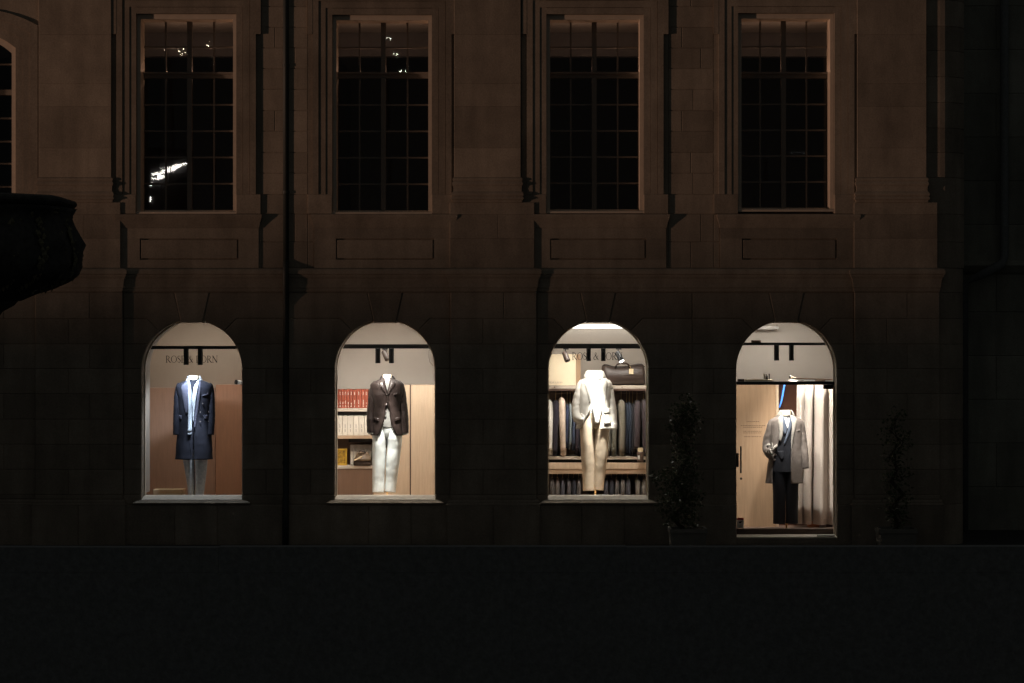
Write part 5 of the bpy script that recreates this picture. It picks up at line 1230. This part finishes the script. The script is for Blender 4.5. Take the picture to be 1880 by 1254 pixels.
for k in range(14):                       # hanging garlands of leaves and beads round the bowl
    th = -math.pi/2 + (k-6.5)*math.pi/12
    for i in range(34):
        y = 398+i*4.1; r = .985*W(bowl_r(y)-ax, YF)+.012
        a = th+rnd.uniform(-.05,.05)*(1.5-i/34)
        c = Vector((X(ax,YF)+r*math.cos(a), YF+r*math.sin(a), Z(y,YF)))
        n_ = Vector((math.cos(a),math.sin(a),0)); tn = Vector((-math.sin(a),math.cos(a),0)); up = Vector((0,0,1))
        s_ = rnd.uniform(.014,.032)
        tip = c+n_*s_*.9
        q.add([c+tn*s_, c+up*s_*1.2, c-tn*s_, c-up*s_*1.3, tip], [(0,1,4),(1,2,4),(2,3,4),(3,0,4)])
tag(q.build('carved_leaves', M['carved_lit'], pc), kind='stuff')
q = MB()
for y0_,y1_,r_ in ((392,396,130),(386,388.5,133)):
    q.lathe([(.935*W(r_-ax,YF)/math.cos(math.pi/8),Z(y1_,YF)),(.935*W(r_+2-ax,YF)/math.cos(math.pi/8),Z((y0_+y1_)/2,YF)),(.935*W(r_-ax,YF)/math.cos(math.pi/8),Z(y0_,YF))], X(ax,YF), YF, 8, math.pi/8)
q.build('moulding', M['carved_lit'], pc)

# ------------------------------------------------------------------ lamps across the river: they show only as glints in the old panes
EM = emis('far lamp glow', (1.0,.86,.62), 45); EMW = emis('far white glow', (1.0,.93,.85), 42)
def across(px, py, y=-46.0, yp=0.345):
    """where a far lamp stands so that the pane throws its reflection back to the photographer's side"""
    gx, gz = X(px), Z(py); k = ((2*yp-y)+D)/(yp+D)
    return Vector((gx*k, y, CAMZ+(gz-CAMZ)*k)), k
def far_lamp(spots_, label, name='far_lamp', em=EM):
    p0,k = across(*spots_[0][:2])
    t = thing(name, (p0.x, p0.y, -3), label, 'lamp', 'lamps across the river')
    q = MB(); q.tube([(p0.x,p0.y-.05,-3),(p0.x,p0.y-.05,p0.z)], .05, 8)
    for sp in spots_[1:]:
        p,_ = across(*sp[:2]); q.tube([(p0.x,p0.y-.05,p0.z),(p.x,p.y-.05,p.z)], .012, 6)
    q.build('post', M['black'], t)
    q = MB()
    for px,py,rw,rh in spots_:
        p,k = across(px,py); q.lathe([(0.001,p.z-W(rh)*k),(W(rw)*k*.8,p.z-W(rh)*k*.6),(W(rw)*k,p.z),(W(rw)*k*.7,p.z+W(rh)*k*.6),(.001,p.z+W(rh)*k)], p.x, p.y, 10)
    q.build('bulbs', em, t, True)
far_lamp([(302,82.5,3.2,1.2),(308,82,2.2,1.6),(319,89,2.5,1.2),(327.5,85,1.9,2.2),(330.5,91.5,2.4,1.2),(323.5,95.3,2.3,.9),(335,96,1.7,1.3)], 'cluster of warm bulbs across the river')
far_lamp([(382.5,66,1.2,1.2),(379.5,74.5,2.4,2.4),(382,77.5,1.8,1.1),(384.2,102.5,1.5,1.6),(384.4,107,1.2,2.2),(383.6,113.3,1.3,1.2)], 'upright string of warm bulbs across the river')
far_lamp([(708,68,1.9,1.7),(719.5,63,2,1.9),(712,62,4,.8),(719.5,92,1,1.6),(724.5,94,1.8,2.2),(731,124.2,2.8,.9),(740,124,2.6,.8)], 'second cluster of bulbs across the river', em=emis('far greenish glow', (.9,.95,.75), 40))
far_lamp([(1406,285.5,.7,.7)] + [(1406+k*4.3,284.5+.4*math.sin(k*2),.42,.36) for k in range(1,7)] + [(1456+k*4.2,279.4+.3*math.sin(k),.42,.36) for k in range(6)], 'row of small white lamps across the river', em=emis('far pale dots', (.9,.95,1), 25))
# added glowing strips, shaped so their reflection draws the long slanting streak
p1,k = across(266,325); aw = thing('streak_glow', (p1.x,p1.y,-3), 'added glowing strips across the river, shaped for the slanting streak in a pane', 'glow strips')
q = MB(); rnd = random.Random(4)
def ap(px,py): p,_ = across(px,py); return (p.x, p.y+rnd.uniform(-.01,.01), p.z)
def strip(up, lo):
    k = len(q.v); q.v += [ap(*u) for u in up]+[ap(*l) for l in lo]; m = len(up)
    for i in range(m-1): q.f.append((k+i,k+i+1,k+m+i+1,k+m+i))
strip([(265.5,319),(270,317.5),(280,317),(290,311),(298,306),(308,303),(318,300.5),(327,299.5),(333,298.5)], [(265.5,323),(272,323),(281,321),(290,318),(300,316.5),(308,314.5),(316,309),(325,304),(333,299.5)])
strip([(265.5,326.5),(272,328),(279,326),(286,324.5),(292,325)], [(265.5,331.2),(272,331),(280,330.4),(287,328),(292,326)])
strip([(276,322.5),(283,321),(288,322)], [(276,327.5),(283,328),(288,324)])
strip([(280,309),(288,307.5),(294,306)], [(280,310),(288,308.8),(294,307)])
strip([(336,296.5),(338,297)], [(336,299),(338,300.5)])
strip([(265.5,359),(268,358.5),(269,364)], [(265.5,368),(267.5,369),(269,365)])
strip([(266,336),(269,336)], [(266,339),(269,339)])
q.build('glow_strips', EMW, aw)
q = MB(); q.tube([(p1.x,p1.y-.2,-3),(p1.x,p1.y-.2,p1.z)], .06, 8); q.box(p1.x-.1,p1.x+1.3,p1.y-.25,p1.y-.2,p1.z-.9,p1.z+.9); q.build('frame', M['black'], aw)
